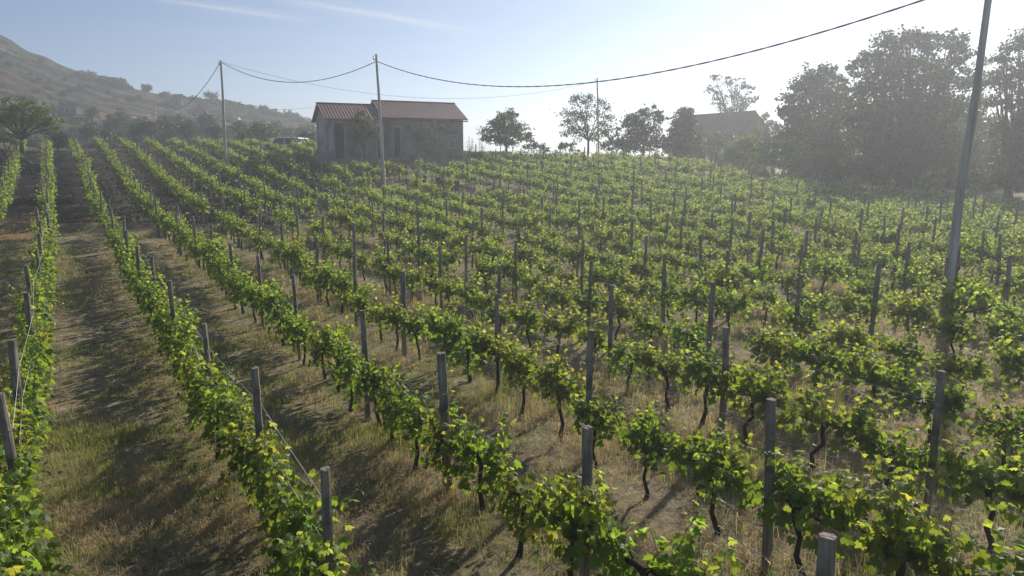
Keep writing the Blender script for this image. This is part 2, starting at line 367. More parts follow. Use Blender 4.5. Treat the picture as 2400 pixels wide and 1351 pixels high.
def vine_leaves(seed, droop=0.0, lod=0):
    """leaf arrays of one vine: cordon along x at z=.72"""
    r = np.random.default_rng(seed); P = []; X = []; Nn = []; S = []; T = []; stems = []
    ns = r.integers(13, 17)
    for i in range(ns):
        x0 = r.uniform(-.48, .48); p = np.array([x0, r.normal(0, .04), .70 + r.uniform(-.04, .05)])
        side = r.choice([-1, 1]); up = (1.7 if i < 2 else r.uniform(.5, 1.5)) if r.random() > droop * .55 else r.uniform(-.9, -.1)
        d = np.array([r.normal(0, .35), side * r.uniform(.05, .55), up]); d /= np.linalg.norm(d)
        ln = r.uniform(.34, .64) * (1.3 if i < 2 else 1); n = int(ln / .048); path = [p.copy()]
        for j in range(n):
            d = d + np.array([r.normal(0, .10), r.normal(0, .1), -.045 - .03 * (j / n)]); d /= np.linalg.norm(d)
            p = p + d * ln / n; path.append(p.copy()); t = j / n
            for w in range(2 if t < .75 else 1):
                a = r.uniform(0, 6.28); o = np.array([math.cos(a), math.sin(a), r.uniform(-.3, .5)])
                P.append(p + o * r.uniform(.02, .075)); X.append(o + np.array([0, 0, -.5 + .5 * t])); Nn.append(np.array([r.normal(0, .9), r.normal(0, .9), .75]))
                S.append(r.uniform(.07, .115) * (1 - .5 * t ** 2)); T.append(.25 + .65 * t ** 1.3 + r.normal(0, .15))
        stems.append(path)
    nf = 85 if lod == 0 else 34
    for i in range(nf):      # inner and hanging leaves
        a = r.uniform(0, 6.28); rad = r.uniform(.05, .3)
        P.append(np.array([r.uniform(-.52, .52), math.cos(a) * rad, .74 + math.sin(a) * rad - droop * r.uniform(0, .35)])); X.append(np.array([math.cos(a + 1), math.cos(a), -.6])); Nn.append(np.array([r.normal(0, .8), math.cos(a) + r.normal(0, .5), .5]))
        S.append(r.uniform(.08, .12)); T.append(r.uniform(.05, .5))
    return np.array(P), np.array(X), np.array(Nn), np.array(S), np.array(T), stems
vine_meshes = []; vine_meshes_low = []
for i in range(18):
    dr = 0.0 if i < 11 else .9
    P, X, Nn, S, T, stems = vine_leaves(100 + i, dr)
    cc = leafcol(T + rng.normal(0, .07), len(T)) * (1 + rng.normal(0, .06, 3)); yl = rng.random(len(T)) < .012; cc[yl] = np.array([.33, .31, .10]) * rng.uniform(.6, 1, (yl.sum(), 1))
    mb = MB(); scatter(mb, TL, TRI_L, P, X, Nn, S, cc)
    for st in stems: mb.tube(st[::2] + [st[-1]], np.linspace(.005, .002, len(st[::2]) + 1), 4, 1)
    vine_meshes.append(mb.mesh("foliage", [M_leaf, M_stem]))
low = []
for i in range(10):
    P, X, Nn, S, T, _ = vine_leaves(300 + i, 0 if i < 7 else .6, 1)
    low.append((P, X, Nn, S, T))
trunk_meshes = []
for i in range(8):
    mb = MB(); r = rng; bx, by = r.uniform(-.12, .12), r.uniform(-.06, .06)
    pts = [(bx, by, -.05), (bx + r.normal(0, .015), by, .08), (bx * .7 + r.normal(0, .03), by * .6, .25), (bx * .4 + r.normal(0, .035), 0, .45), (r.normal(0, .03), 0, .60), (0, 0, .69)]
    mb.tube(pts, [.05, .036, .028, .026, .030, .036], 7, wob=.18)
    for s in (-1, 1):
        k = r.uniform(.3, .52); mb.tube([(0, 0, .68), (s * .08, r.normal(0, .01), .725), (s * k * .6, r.normal(0, .02), .70 + r.normal(0, .02)), (s * k, r.normal(0, .02), .71)], [.03, .022, .017, .011], 6, wob=.15)
    for q in range(3): x = r.uniform(-.35, .35); mb.tube([(x, 0, .71), (x + r.normal(0, .02), r.normal(0, .03), .78)], [.012, .008], 5)
    trunk_meshes.append(mb.mesh("trunk", [M_bark], True))

ONES = "zeroth first second third fourth fifth sixth seventh eighth ninth tenth eleventh twelfth thirteenth fourteenth fifteenth sixteenth seventeenth eighteenth nineteenth".split()
def nth(n):
    if n < 20: return ONES[n]
    tens = {2: "twent", 3: "thirt", 4: "fort", 5: "fift", 6: "sixt", 7: "sevent"}[n // 10]
    return tens + "ieth" if n % 10 == 0 else tens + "y-" + ONES[n % 10]

# ------------------------------------------------------------------ vineyard layout
END_PX = [-400, 735, 745, 1095, 1105, 1280, 1500, 1690, 1900, 2100, 2400, 3000]; END_D = [78, 78, 57.5, 57.5, 66, 67, 65, 61, 54, 52, 45, 40]
CLEAR = [(-7.6, 49.5, 2.2), (-5.3, 49, 1.6), (-2.2, 46.5, 2.2), (0.3, 45, 1.8), (-8.8, 46.5, 1.0)]
def in_field(x, y, mpx=90):
    if y < 2.6: return False
    px, _ = PX(x, y, G(x, y) + 1)
    if px < -mpx or px > 2400 + mpx: return False
    if y > np.interp(px, END_PX, END_D): return False
    return all((x - a) ** 2 + (y - b) ** 2 > c * c for a, b, c in CLEAR)
SEEN = [(416,478),(454,508),(495,527),(542,571),(605,601),(692,644),(402,657),(852,726),(452,428),(565,421),(521,463),(554,479),(605,499),(663,517),(656,462),(694,477),(739,558),(829,523),(829,599),(756,487),(769,458),(816,470),(873,462),(931,473),(898,499),(979,517),(912,553),(944,637),(620,424),(955,419),(980,452),(863,418),(1032,576),(1091,552),(1105,516),(1171,623),(1167,691),(1211,564),(1220,532),(1231,503),(1355,530),(1356,478),(1365,562),(1382,612),(1435,670),(1462,504),(1484,523),(1512,553),(1562,500),(1598,510),(1560,596),(1652,550),(1669,665),(1717,588),(1715,511),(1781,538),(1665,499),(1815,518),(1840,489),(1893,542),(1914,511),(1926,486),(1879,574),(1875,643),(2006,542),(2018,569),(2055,620),(2112,525),(2133,567),(2193,511),(2176,484),(2245,574),(2224,603),(2253,485),(2352,550),(2384,491),(2370,600),(755,1095),(1375,995),(1825,938),(2207,870),(1960,1268),(477,760),(353,602),(324,577),(295,540),(286,508),(262,489),(23,798),(62,688),(66,622),(82,586),(91,547),(93,517),(98,426),(89,487),(201,353),(206,382),(216,427),(235,445),(253,469),(2,925)]
PH = 1.9
def hit(px, py, h):
    D = 2.0
    while D < 90:
        p = U(px, py, D)
        if p.z <= G(p.x, p.y) + h: return np.array([p.x, p.y])
        D += .03
posts = {}
for p in SEEN:
    q = hit(*p, PH)
    if q is None: continue
    i = int(round((rn @ q - OFF) / PITCHROW)); posts.setdefault(i, []).append([rd @ q, rn @ q, True])
rows = {}
for i in range(-4, 26):
    L0 = sorted(posts.get(i, [])); off = OFF + PITCHROW * i
    al = [a for a, _, _ in L0]
    allp = list(L0); step = 3.45
    last = al[-1] if al else None
    if al:
        for a, b in zip(al[:-1], al[1:]):
            k = int(round((b - a) / step))
            for j in range(1, k): allp.append([a + (b - a) * j / k, off + rnd.uniform(-.08, .08), False])
    s = (last + step) if al else 4.0 - (i % 3) * .5
    while s < 100: allp.append([s + rnd.uniform(-.3, .3), off + rnd.uniform(-.1, .1), False]); s += step
    if al and i > 8:
        s = al[0] - step
        while s > -5: allp.append([s, off + rnd.uniform(-.1, .1), False]); s -= step
    rows[i] = sorted(allp)
def xy(a, o): return rd * a + rn * o
vines = []; plist = []
for i in rows:
    if i < -3: continue
    off = OFF + PITCHROW * i; sp = .92 if i <= 2 else 1.03
    a = -6.0 + rnd.random(); pa = [p[0] for p in rows[i]]; po = [p[1] for p in rows[i]]
    while a < 100:
        o = float(np.interp(a, pa, po)) + rnd.gauss(0, .04); x, y = xy(a, o); a += sp * rnd.uniform(.85, 1.2)
        if rnd.random() < (.02 if i < 3 else .05) and a > 9: continue
        if 35.0 < y < 36.4 and x < -9: continue
        if i < 0 and (y < 31 or (i < -1 and y < 36)): continue
        if in_field(x, y): vines.append((i, a, x, y))
    for (a, o, seen) in rows[i]:
        x, y = xy(a, o)
        if i < 0 and not seen and y < 31: continue
        if seen or in_field(x, y, 40): plist.append((i, a, x, y, seen))
ROWN = {i: (nth(i + 1) + " row from the left" if i >= 0 else "") for i in rows}
def bank(i): return "on the left bank behind the leftmost long row"
def place_vines():
    vs = sorted(vines, key=lambda v: v[2] ** 2 + v[3] ** 2)
    inframe = []; rest = []
    for v in vs:
        px, py = PX(v[2], v[3], G(v[2], v[3]) + 1.0)
        ok = -30 < px < 2430 and py < 1420
        (inframe if ok and len(inframe) < 300 else rest).append(v)
    inframe.sort(key=lambda v: (v[0], v[1])); cnt = {}
    for n, (i, a, x, y) in enumerate(inframe):
        cnt[i] = cnt.get(i, 0) + 1
        o = empty("grape_vine", (x, y, G(x, y)), math.pi / 2 - A0 + (math.pi if rnd.random() < .5 else 0) + rnd.gauss(0, .08))
        s = rnd.uniform(.82, 1.16); o.scale = (s, s, s * rnd.uniform(1.0, 1.18))
        dr = i <= 1 or (i == 2 and rnd.random() < .4) or rnd.random() < .06
        f = bpy.data.objects.new("foliage", vine_meshes[rnd.randrange(11, 18) if dr else rnd.randrange(0, 11)]); COL.objects.link(f); f.parent = o
        t = bpy.data.objects.new("trunk", rnd.choice(trunk_meshes)); COL.objects.link(t); t.parent = o
        lab = ("leafy green grape vine, %s from the camera along the %s" % (nth(cnt[i]), ROWN[i])) if i >= 0 else "leafy green grape vine %s from the camera %s" % (nth(cnt[i]), bank(i))
        tag(o, lab, "vine", "grape vines trained along the trellis rows")
    # all the vines farther off: one object
    mb = MB(); PP = []; XX = []; NN = []; SS = []; TT = []
    for (i, a, x, y) in rest:
        P, X, Nn, S, T = low[rnd.randrange(0, 7) if i > 1 else rnd.randrange(5, 10)]
        th = math.pi / 2 - A0 + (math.pi if rnd.random() < .5 else 0); c, s = math.cos(th), math.sin(th); k = rnd.uniform(.9, 1.12)
        far = min(1.0, max(0, (math.hypot(x, y) - 28) / 30)); sel = rng.random(len(P)) > .25 * far
        Rm = np.array([[c, s, 0], [-s, c, 0], [0, 0, 1.08]])
        PP.append(P[sel] @ Rm * k + np.array([x, y, G(x, y)])); XX.append(X[sel] @ Rm); NN.append(Nn[sel] @ Rm); SS.append(S[sel] * k * (1.3 + .35 * far)); TT.append(T[sel] + rnd.gauss(0, .07))
        mb.tube([(x, y, G(x, y) - .05), (x + rnd.gauss(0, .04), y, G(x, y) + .35), (x, y, G(x, y) + .72)], [.04, .028, .03], 5, 1)
    PP, XX, NN, SS, TT = map(np.concatenate, (PP, XX, NN, SS, TT))
    scatter(mb, TS, TRI_S, PP, XX, NN, SS, leafcol(TT, len(TT)))
    tag(mb.build("distant_vines", [M_leaf, M_bark]), "mass of vines filling the far half of the vineyard up to the houses", "vines", kind='stuff')
place_vines()

# posts
post_meshes = []
for i in range(7):
    mb = MB(); n = 11; r = rng.uniform(.044, .058); bend = rng.normal(0, .018, 2); K = 9
    ph = rng.uniform(0, 6.28); dent = 1 - .10 * (np.cos(2 * (np.linspace(0, 2 * np.pi, n, endpoint=False) - ph)) > .8)
    V = []
    for k in range(K):
        z = -.25 + (PH + .25) * k / (K - 1); u = k / (K - 1); a = np.linspace(0, 2 * np.pi, n, endpoint=False)
        rr = r * (1.06 - .14 * u) * dent * (1 + rng.uniform(-.035, .035, n)) * (1.04 if k == K - 2 else 1)
        V.append(np.stack([np.cos(a) * rr + bend[0] * math.sin(u * 3.1), np.sin(a) * rr + bend[1] * math.sin(u * 3.1), np.full(n, z) + (rng.uniform(-.006, .01, n) if k == K - 1 else 0)], 1))
    V = np.concatenate(V + [np.array([[bend[0] * math.sin(3.1), bend[1] * math.sin(3.1), PH + .004]])])
    mb.add(V, [(k * n + j, k * n + (j + 1) % n, (k + 1) * n + (j + 1) % n, (k + 1) * n + j) for k in range(K - 1) for j in range(n)])
    b = (K - 1) * n; mb.Fc.append(np.array([(b + j, b + (j + 1) % n, K * n) for j in range(n)])); mb.M.append(np.full(n, 1))
    post_meshes.append(mb.mesh("post", [M_wood, M_end], False))
tb = MB(); 
a = np.linspace(0, 2 * np.pi * 1.06, 14); tb.tube([(math.cos(q) * (.066 + .002 * q), math.sin(q) * (.066 + .002 * q), .010 * math.sin(2 * q) - .006 * q) for q in a], .0032, 4)
tie_mesh = tb.mesh("wire_tie", [M_iron])
ps = sorted(plist, key=lambda p: p[2] ** 2 + p[3] ** 2)
near = sorted(ps[:300], key=lambda p: (p[0], p[1])); cnt = {}
nearest = set(id(p) for p in ps[:60])
for p in near:
    i, a, x, y, seen = p; cnt[i] = cnt.get(i, 0) + 1
    o = bpy.data.objects.new("trellis_post", rnd.choice(post_meshes)); COL.objects.link(o)
    s = rnd.uniform(.85, 1.1); o.location = (x, y, G(x, y)); zs = 1.0 if seen else rnd.uniform(.93, 1.05)
    if y < 5 and i == 2: s = 1.35
    o.scale = (s, s, zs); o.rotation_euler = (rnd.gauss(0, .022), rnd.gauss(0, .022), rnd.uniform(0, 6.28))
    lab = ("grey weathered wooden post, %s from the camera along the %s" % (nth(cnt[i]), ROWN[i])) if i >= 0 else "grey wooden post %s from the camera %s" % (nth(cnt[i]), bank(i))
    if y < 5 and i == 2: lab = "thick cracked post top cut off by the bottom edge of the photo"
    tag(o, lab, "post", "wooden trellis posts along the vine rows")
    if id(p) in nearest:
        for z in (1.5, 1.1):
            t = bpy.data.objects.new("wire_tie", tie_mesh); COL.objects.link(t); t.parent = o; t.location = (0, 0, z)
mb = MB()
for (i, a, x, y, seen) in ps[300:]:
    g = G(x, y); h = PH * rnd.uniform(.93, 1.06); dx, dy = rnd.gauss(0, .04), rnd.gauss(0, .04)
    mb.tube([(x, y, g - .2), (x + dx * .5, y, g + h * .5), (x + dx, y + dy, g + h)], rnd.uniform(.038, .05), 7)
if mb.n: tag(mb.build("distant_posts", M_wood), "grey trellis posts of the farthest rows near the houses", "posts", kind='stuff')

# wires, two to a row
for i in rows:
    pr = [p for p in rows[i] if (lambda q: q[1] > 2 and (in_field(q[0], q[1], 500)))(xy(p[0], p[1]))]
    if i < 0: pr = [p for p in pr if xy(p[0], p[1])[1] > 31]
    pr = [p for p in pr if xy(p[0], p[1])[1] < 46]
    if len(pr) < 2: continue
    for h, w in ((1.08, "lower"), (1.5, "upper")):
        path = []
        for p, q in zip(pr[:-1], pr[1:]):
            for u in (0, .25, .5, .75):
                x, y = xy(p[0] + (q[0] - p[0]) * u, p[1] + (q[1] - p[1]) * u + .06); path.append((x, y, G(*xy(p[0], p[1])) * (1 - u) + G(*xy(q[0], q[1])) * u + h - .07 * u * (1 - u)))
        mb = MB(); mb.tube(path, .0028, 4); o = mb.build("trellis_wire", M_wire)
        tag(o, ("thin %s wire strung between the posts of the %s" % (w, ROWN[i])) if i >= 0 else "thin %s wire of the %s short row %s" % (w, nth(-i), "left of the leftmost long row"), "wire", "thin wires strung along the vine rows")
#PART2
# ------------------------------------------------------------------ trees
def pxm(D): return D / F
def crown(mb, D, blobs, ls, n, cols, clump=.30, per=15, flat=.8):
    per = int(per * 1.9); ls = ls * .8
    P = []; X = []; Nn = []; S = []; T = []
    cs = []
    for b in blobs:
        px, py, r = b[:3]; dy = b[3] if len(b) > 3 else rnd.uniform(-.5, .5) * r * pxm(D)
        c = np.array(U(px, py, D + dy)); rr = r * pxm(D); cs.append((c, rr))
        k = max(6, int(n * 1.25 * (rr ** 2)))
        u = unit(rng.normal(size=(k, 3))) * (rng.uniform(.2, 1.3, (k, 1)) ** .6) * rr * np.array([1, 1, flat])
        ctr = np.repeat(c + u, per, 0); m = len(ctr)
        o = rng.normal(size=(m, 3)) * clump * .72 * min(rr, 1.5) * np.repeat(rng.uniform(.5, 1.3, (k, 1)), per, 0) * np.array([1.15, 1.15, .6])
        P.append(ctr + o); X.append(rng.normal(size=(m, 3)) + np.array([0, 0, -.3])); Nn.append(rng.normal(size=(m, 3)) + np.array([0, 0, .8]))
        S.append(ls * rng.uniform(.6, 1.25, m)); T.append(np.repeat(rng.uniform(0, 1, k), per) * .6 + rng.uniform(0, .4, m))
    P, X, Nn, S, T = map(np.concatenate, (P, X, Nn, S, T))
    c0, c1 = np.array(cols[0]), np.array(cols[1])
    scatter(mb, TQ, TRI_Q, P, X, Nn, S, c0 + (c1 - c0) * T[:, None])
    return cs
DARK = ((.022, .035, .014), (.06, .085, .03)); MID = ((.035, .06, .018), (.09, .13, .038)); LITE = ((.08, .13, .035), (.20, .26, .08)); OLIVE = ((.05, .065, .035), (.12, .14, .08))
def tree(name, label, cat, D, bpx, blobs, ls=.22, n=26, cols=DARK, tr=.16, group=None, clump=.30, per=15, limbs=True, gz=None, lean=0.0):
    x = (bpx - 1200) * D / (F * math.cos(PITCH)) ; x = U(bpx, 380, D).x
    g = (G(x, D) if gz is None else gz) - .1
    o = empty(name, (x, D, g)); mb = MB(); cs = crown(mb, D, blobs, ls, n, cols, clump, per)
    for k in range(len(mb.V)): mb.V[k] = mb.V[k] - np.array([x, D, g])
    mb.build("crown", M_tree, o)
    t = MB(); low = min(c[2] - r for c, r in cs) - g; mid = np.mean([c for c, r in cs], 0) - np.array([x, D, g])
    fork = max(.6, min(low + .8, mid[2] * .6)); fp = np.array([mid[0] * .3 + lean, mid[1] * .2, fork])
    t.tube([(0, 0, -.2), (fp[0] * .2, 0, fork * .35), (fp[0] * .55, fp[1] * .5, fork * .7), fp], [tr * 1.35, tr, tr * .85, tr * .8], 8, wob=.1)
    if limbs:
        for c, r in cs:
            e = c - np.array([x, D, g]) + np.array([0, 0, r * .3]); m1 = fp + (e - fp) * .45 + rng.normal(0, .12 * r, 3) + np.array([0, 0, .1 * r])
            t.tube([fp - np.array([0, 0, .15]), m1, e], [tr * .55, tr * .33, tr * .1], 6, wob=.1)
            for q in range(3):
                e2 = e + unit(rng.normal(size=3)) * r * .8; t.tube([m1, (m1 + e2) / 2 + rng.normal(0, .1 * r, 3), e2], [tr * .22, tr * .14, tr * .05], 5)
    t.build("trunk", M_tbark, o)
    return tag(o, label, cat, group)
GB = "trees along the far edge of the vineyard"
tree("leafy_tree", "small rounded leafy tree standing alone just right of the red-roofed house", "tree", 66, 1187,
     [(1185, 285, 24), (1160, 310, 26), (1215, 308, 26), (1145, 322, 15), (1235, 322, 14), (1188, 320, 28), (1195, 268, 14), (1170, 292, 14)], .24, 26, MID, .14, GB)
tree("leafy_tree", "low dark shrubby tree between the lone rounded tree and the bare thin pole", "tree", 68, 1258,
     [(1255, 340, 12), (1275, 346, 12), (1238, 346, 12)], .2, 30, DARK, .08, GB)
tree("airy_tree", "airy round tree with sky showing through, behind the thin wooden pole", "tree", 70, 1378,
     [(1350, 240, 20), (1378, 232, 18), (1412, 250, 20), (1335, 275, 24), (1375, 272, 24), (1418, 285, 22), (1330, 305, 22), (1365, 312, 24), (1400, 318, 22), (1428, 312, 18)], .22, 17, MID, .13, GB, .34, 12)
tree("leafy_tree", "spreading leafy tree between the thin pole tree and the dark cone-shaped one", "tree", 70, 1508,
     [(1500, 275, 20), (1530, 262, 18), (1480, 285, 22), (1548, 280, 16), (1515, 310, 28), (1480, 325, 26), (1545, 325, 22), (1462, 300, 14)], .26, 24, DARK, .16, GB)
tree("shrubby_tree", "low loose shrub under the spreading tree, right of the thin pole", "shrub", 67, 1440,
     [(1440, 335, 20), (1420, 345, 14), (1462, 342, 18)], .2, 26, MID, .08, GB)
tree("cone_tree", "dense dark cone-shaped tree hiding the left end of the farmhouse", "tree", 72, 1603,
     [(1606, 262, 14), (1602, 285, 24), (1600, 312, 30), (1600, 338, 34), (1612, 325, 26)], .24, 60, ((.012, .02, .01), (.035, .05, .02)), .18, GB, .25)
tree("upright_tree", "tall airy tree with upright branches rising behind the farmhouse roof", "tree", 96, 1713,
     [(1675, 180, 12), (1668, 210, 14), (1685, 235, 18), (1710, 190, 14), (1735, 195, 15), (1758, 205, 13), (1720, 225, 20), (1750, 235, 16), (1700, 255, 18), (1735, 255, 16), (1770, 228, 7)], .26, 15, MID, .2, GB, .32, 12)
tree("leafy_tree", "bushy tree at the right gable end of the farmhouse", "tree", 92, 1810,
     [(1790, 275, 12), (1805, 290, 12), (1822, 300, 14), (1840, 315, 16)], .25, 26, DARK, .12, GB)
GR = "big trees on the right behind the vineyard"
tree("big_tree", "big dark tree, leftmost of the tall ones on the right", "tree", 66, 1905,
     [(1905, 175, 26), (1945, 170, 22), (1885, 205, 30), (1925, 215, 34), (1850, 245, 26), (1835, 262, 16), (1960, 230, 30), (1890, 260, 36), (1940, 280, 36), (1870, 300, 30), (1965, 195, 18), (1985, 250, 20), (1905, 330, 40), (1955, 345, 40), (1845, 330, 26)], .30, 22, DARK, .28, GR, .30, 14)
tree("big_tree", "tallest and widest dark tree on the right, under the sun glare", "tree", 61, 2135,
     [(2080, 105, 30), (2130, 90, 30), (2180, 105, 32), (2235, 100, 28), (2040, 135, 26), (2250, 130, 28), (2015, 160, 22), (2100, 150, 42), (2170, 165, 44), (2050, 190, 36), (2010, 220, 30), (2230, 190, 36), (2120, 225, 46), (2190, 240, 44), (2060, 255, 40), (2000, 270, 30), (2250, 260, 36), (2150, 300, 46), (2090, 320, 44), (2030, 325, 38), (2220, 325, 42), (2280, 200, 24), (2130, 370, 46), (2050, 380, 40), (2200, 385, 44)], .31, 20, DARK, .38, GR, .30, 14)
tree("big_tree", "dark tree at the right edge of the photo beyond the thick pole", "tree", 57, 2372,
     [(2390, 95, 26), (2350, 130, 24), (2420, 110, 32), (2370, 165, 34), (2340, 190, 24), (2420, 170, 38), (2460, 140, 34), (2370, 225, 34), (2420, 245, 40), (2330, 235, 18), (2400, 300, 40), (2345, 300, 26), (2470, 220, 44), (2450, 300, 44), (2360, 360, 40), (2430, 370, 44)], .29, 18, DARK, .3, GR, .32, 13)
tree("leafy_tree", "pale hazy tree seen in the gap between the two tallest trees", "tree", 78, 2300,
     [(2300, 150, 16), (2285, 185, 20), (2315, 190, 18), (2300, 240, 26), (2310, 290, 28), (2290, 330, 28)], .28, 16, MID, .18, GR, .34, 12)
tree("big_tree", "dark undergrowth tree filling the shade below the tallest trees", "tree", 64, 2290,
     [(2290, 345, 40), (2250, 375, 36), (2320, 385, 36), (2270, 400, 30)], .28, 26, DARK, .15, GR)
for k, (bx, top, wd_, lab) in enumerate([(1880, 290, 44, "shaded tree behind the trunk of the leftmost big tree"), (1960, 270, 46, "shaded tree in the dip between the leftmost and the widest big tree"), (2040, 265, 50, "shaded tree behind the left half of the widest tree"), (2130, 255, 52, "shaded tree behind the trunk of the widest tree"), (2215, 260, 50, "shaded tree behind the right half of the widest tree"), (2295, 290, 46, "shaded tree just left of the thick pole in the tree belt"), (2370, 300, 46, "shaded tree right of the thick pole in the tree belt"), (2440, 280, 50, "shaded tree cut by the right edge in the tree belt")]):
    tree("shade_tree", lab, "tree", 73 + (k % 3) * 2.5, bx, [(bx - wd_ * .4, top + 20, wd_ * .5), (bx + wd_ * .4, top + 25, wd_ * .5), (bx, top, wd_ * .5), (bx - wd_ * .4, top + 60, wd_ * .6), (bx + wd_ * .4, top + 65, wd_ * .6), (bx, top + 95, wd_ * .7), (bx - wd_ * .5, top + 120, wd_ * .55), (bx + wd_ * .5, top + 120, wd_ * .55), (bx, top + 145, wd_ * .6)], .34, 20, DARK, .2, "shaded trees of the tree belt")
# sunlit bushes before them
GS = "bushes between the vines and the big trees"
for k, (bx, bl, co, lab) in enumerate([
    (1745, [(1735, 345, 26), (1765, 335, 26), (1712, 362, 22), (1760, 370, 26), (1735, 372, 22)], LITE, "pale green bush in front of the farmhouse gable"),
    (1840, [(1820, 345, 30), (1855, 338, 24), (1880, 350, 20), (1835, 378, 28), (1795, 372, 24), (1870, 380, 22)], LITE, "widest pale green bush, right of the farmhouse"),
    (1930, [(1920, 372, 22), (1950, 385, 22), (1895, 385, 20)], MID, "low green bush below the leftmost big tree"),
    (2010, [(2000, 395, 20), (2035, 400, 20), (1975, 402, 16)], DARK, "low dark bush at the vineyard edge under the widest tree"),
    (2105, [(2090, 402, 22), (2125, 408, 20)], DARK, "small dark bush left of the bright green one"),
    (2180, [(2170, 425, 16), (2195, 432, 16), (2178, 412, 10)], LITE, "small bright green bush at the vineyard edge"),
    (2260, [(2250, 410, 22), (2290, 415, 20)], DARK, "dark bush left of the thick wooden pole"),
    (2370, [(2350, 420, 22), (2395, 412, 26), (2430, 420, 24)], DARK, "dark bush at the right edge beyond the thick pole"),
    (1890, [(1870, 388, 20), (1905, 392, 20)], MID, "low green bush at the vineyard edge below the leftmost big tree"),
    (1965, [(1950, 400, 22), (1985, 402, 20)], DARK, "dark bush between the leftmost and the widest big tree"),
    (2050, [(2030, 412, 22), (2070, 414, 22)], DARK, "dark bush hiding the trunk of the widest big tree"),
    (2140, [(2125, 420, 24), (2160, 415, 24)], DARK, "dark bush right of the widest tree's trunk"),
    (2215, [(2205, 420, 24), (2240, 425, 22)], DARK, "dark bush just behind the bright green one"),
    (2310, [(2295, 425, 24), (2335, 425, 24)], DARK, "dark bush just right of the thick wooden pole"),
    (2420, [(2395, 432, 22), (2440, 425, 26)], MID, "green bush cut by the right edge of the photo"),
    (1545, [(1530, 345, 18), (1565, 348, 20), (1500, 350, 14)], DARK, "dark shrub left of the cone-shaped tree"),
    (1690, [(1680, 330, 20), (1700, 322, 18), (1665, 340, 18)], DARK, "dark shrub screening the farmhouse wall below its roof"),
    (1470, [(1455, 338, 20), (1485, 342, 20)], MID, "mid green shrub filling the gap right of the airy round tree"),
    (1330, [(1320, 343, 14), (1345, 345, 12)], DARK, "low dark shrub just left of the airy round tree's trunk"),
    (1815, [(1800, 318, 18), (1825, 322, 18), (1812, 340, 20)], DARK, "dark shrub between the farmhouse gable and the leftmost big tree"),
    (1870, [(1860, 365, 20), (1885, 360, 20)], MID, "green bush under the left side of the leftmost big tree"),
    (2290, [(2275, 440, 14), (2310, 438, 14)], MID, "small low bush at the vineyard edge behind the thick pole"),
    (1660, [(1650, 352, 14), (1680, 356, 14)], DARK, "low dark shrub along the farmhouse wall")]):
    tree("bush", lab, "bush", [62, 60, 59, 57, 56, 50, 55, 52, 58.5, 58, 57.5, 55.5, 54, 50.5, 48.5, 68, 78, 67, 67, 76, 62, 50, 68][k], bx, bl, .2, 30, co, .06, GS, .3)
# small trees by the red-roofed house
tree("olive_tree", "grey-green rounded tree in front of the red-roofed house doors", "tree", 58.2, 855,
     [(845, 272, 16), (828, 292, 18), (862, 290, 18), (880, 305, 14), (840, 315, 20), (868, 318, 16), (822, 312, 12)], .15, 52, OLIVE, .09, "trees in front of the red-roofed house", .3)
tree("thin_tree", "sparse thin young tree before the right part of the red-roofed house", "tree", 59.5, 1018,
     [(998, 290, 9), (1015, 283, 7), (1035, 296, 8), (1005, 315, 13), (1025, 320, 12), (1015, 338, 14), (990, 305, 5)], .12, 60, OLIVE, .05, "trees in front of the red-roofed house", .3, 12)
# left side
tree("umbrella_tree", "wide spreading tree with dark branches above the stone heap at left", "tree", 62, 55,
     [(20, 262, 26), (60, 250, 24), (95, 262, 26), (125, 285, 20), (45, 285, 26), (85, 290, 20), (0, 285, 24), (-30, 270, 30), (120, 305, 12), (20, 240, 14), (-60, 290, 30)], .22, 24, ((.07, .11, .035), (.17, .22, .07)), .2, None, .3, 14)
tree("round_shrub", "dense dark rounded shrub at the far end of the first alley", "shrub", 76, 138,
     [(138, 322, 16), (126, 330, 13), (150, 330, 13), (138, 334, 16)], .16, 70, ((.01, .015, .012), (.03, .038, .022)), .1, None, .22)
GM = "dark trees at the foot of the hill"
tree('bush', 'pale green bush on the bank under the spreading tree at the left edge', 'bush', 59, 20, [(10, 325, 16), (35, 330, 14), (-10, 318, 18)], .16, 34, LITE, .06, None)
ML = [(205, 305, 16, DARK, 'small dark tree at the foot of the hill, leftmost below the ruins'), (265, 285, 18, DARK, 'dark round tree below the reddish ruin'), (215, 262, 12, DARK, 'small tree right of the dark stone ruin'), (285, 275, 14, DARK, 'tree right of the reddish ruin on the slope'), (322, 300, 16, MID, 'pale green tree left of the slim pole'), (352, 300, 18, DARK, 'dark tree just behind the slim pole'), (392, 295, 24, MID, 'bright green spreading tree right of the slim pole'), (440, 300, 18, DARK, 'dark tree below the white cottage'), (420, 280, 12, DARK, 'small tree under the hillside hut'), (485, 280, 16, DARK, 'dark tree right of the white cottage'), (500, 305, 16, DARK, 'dark bush left of the leaning utility pole'), (560, 300, 16, MID, 'grey-green tree right of the utility pole foot'), (610, 310, 26, MID, 'broad bright green tree left of the parked cars'), (575, 318, 14, DARK, 'low dark bush behind the far row ends'), (250, 310, 12, MID, 'low green bush below the row of ruins'), (720, 318, 14, DARK, 'dark bush beside the left corner of the red-roofed house')]
for j, (a, b, r, c, lab) in enumerate(ML):
    D = 84 + (320 - b) * .9 + rnd.uniform(0, 4)
    tree("hillfoot_tree", lab, "tree", D, a, [(a - r * .5, b + r * .2, r * .7), (a + r * .5, b + r * .1, r * .7), (a, b - r * .3, r * .75), (a + r * .1, b + r * .6, r * .8)] + ([(a - r * 1.2, b + r * .3, r * .6), (a + r * 1.2, b + r * .2, r * .6)] if r > 20 else []), .3, 20, c, .12, GM, .3, gz=G(-20, D) - .5)

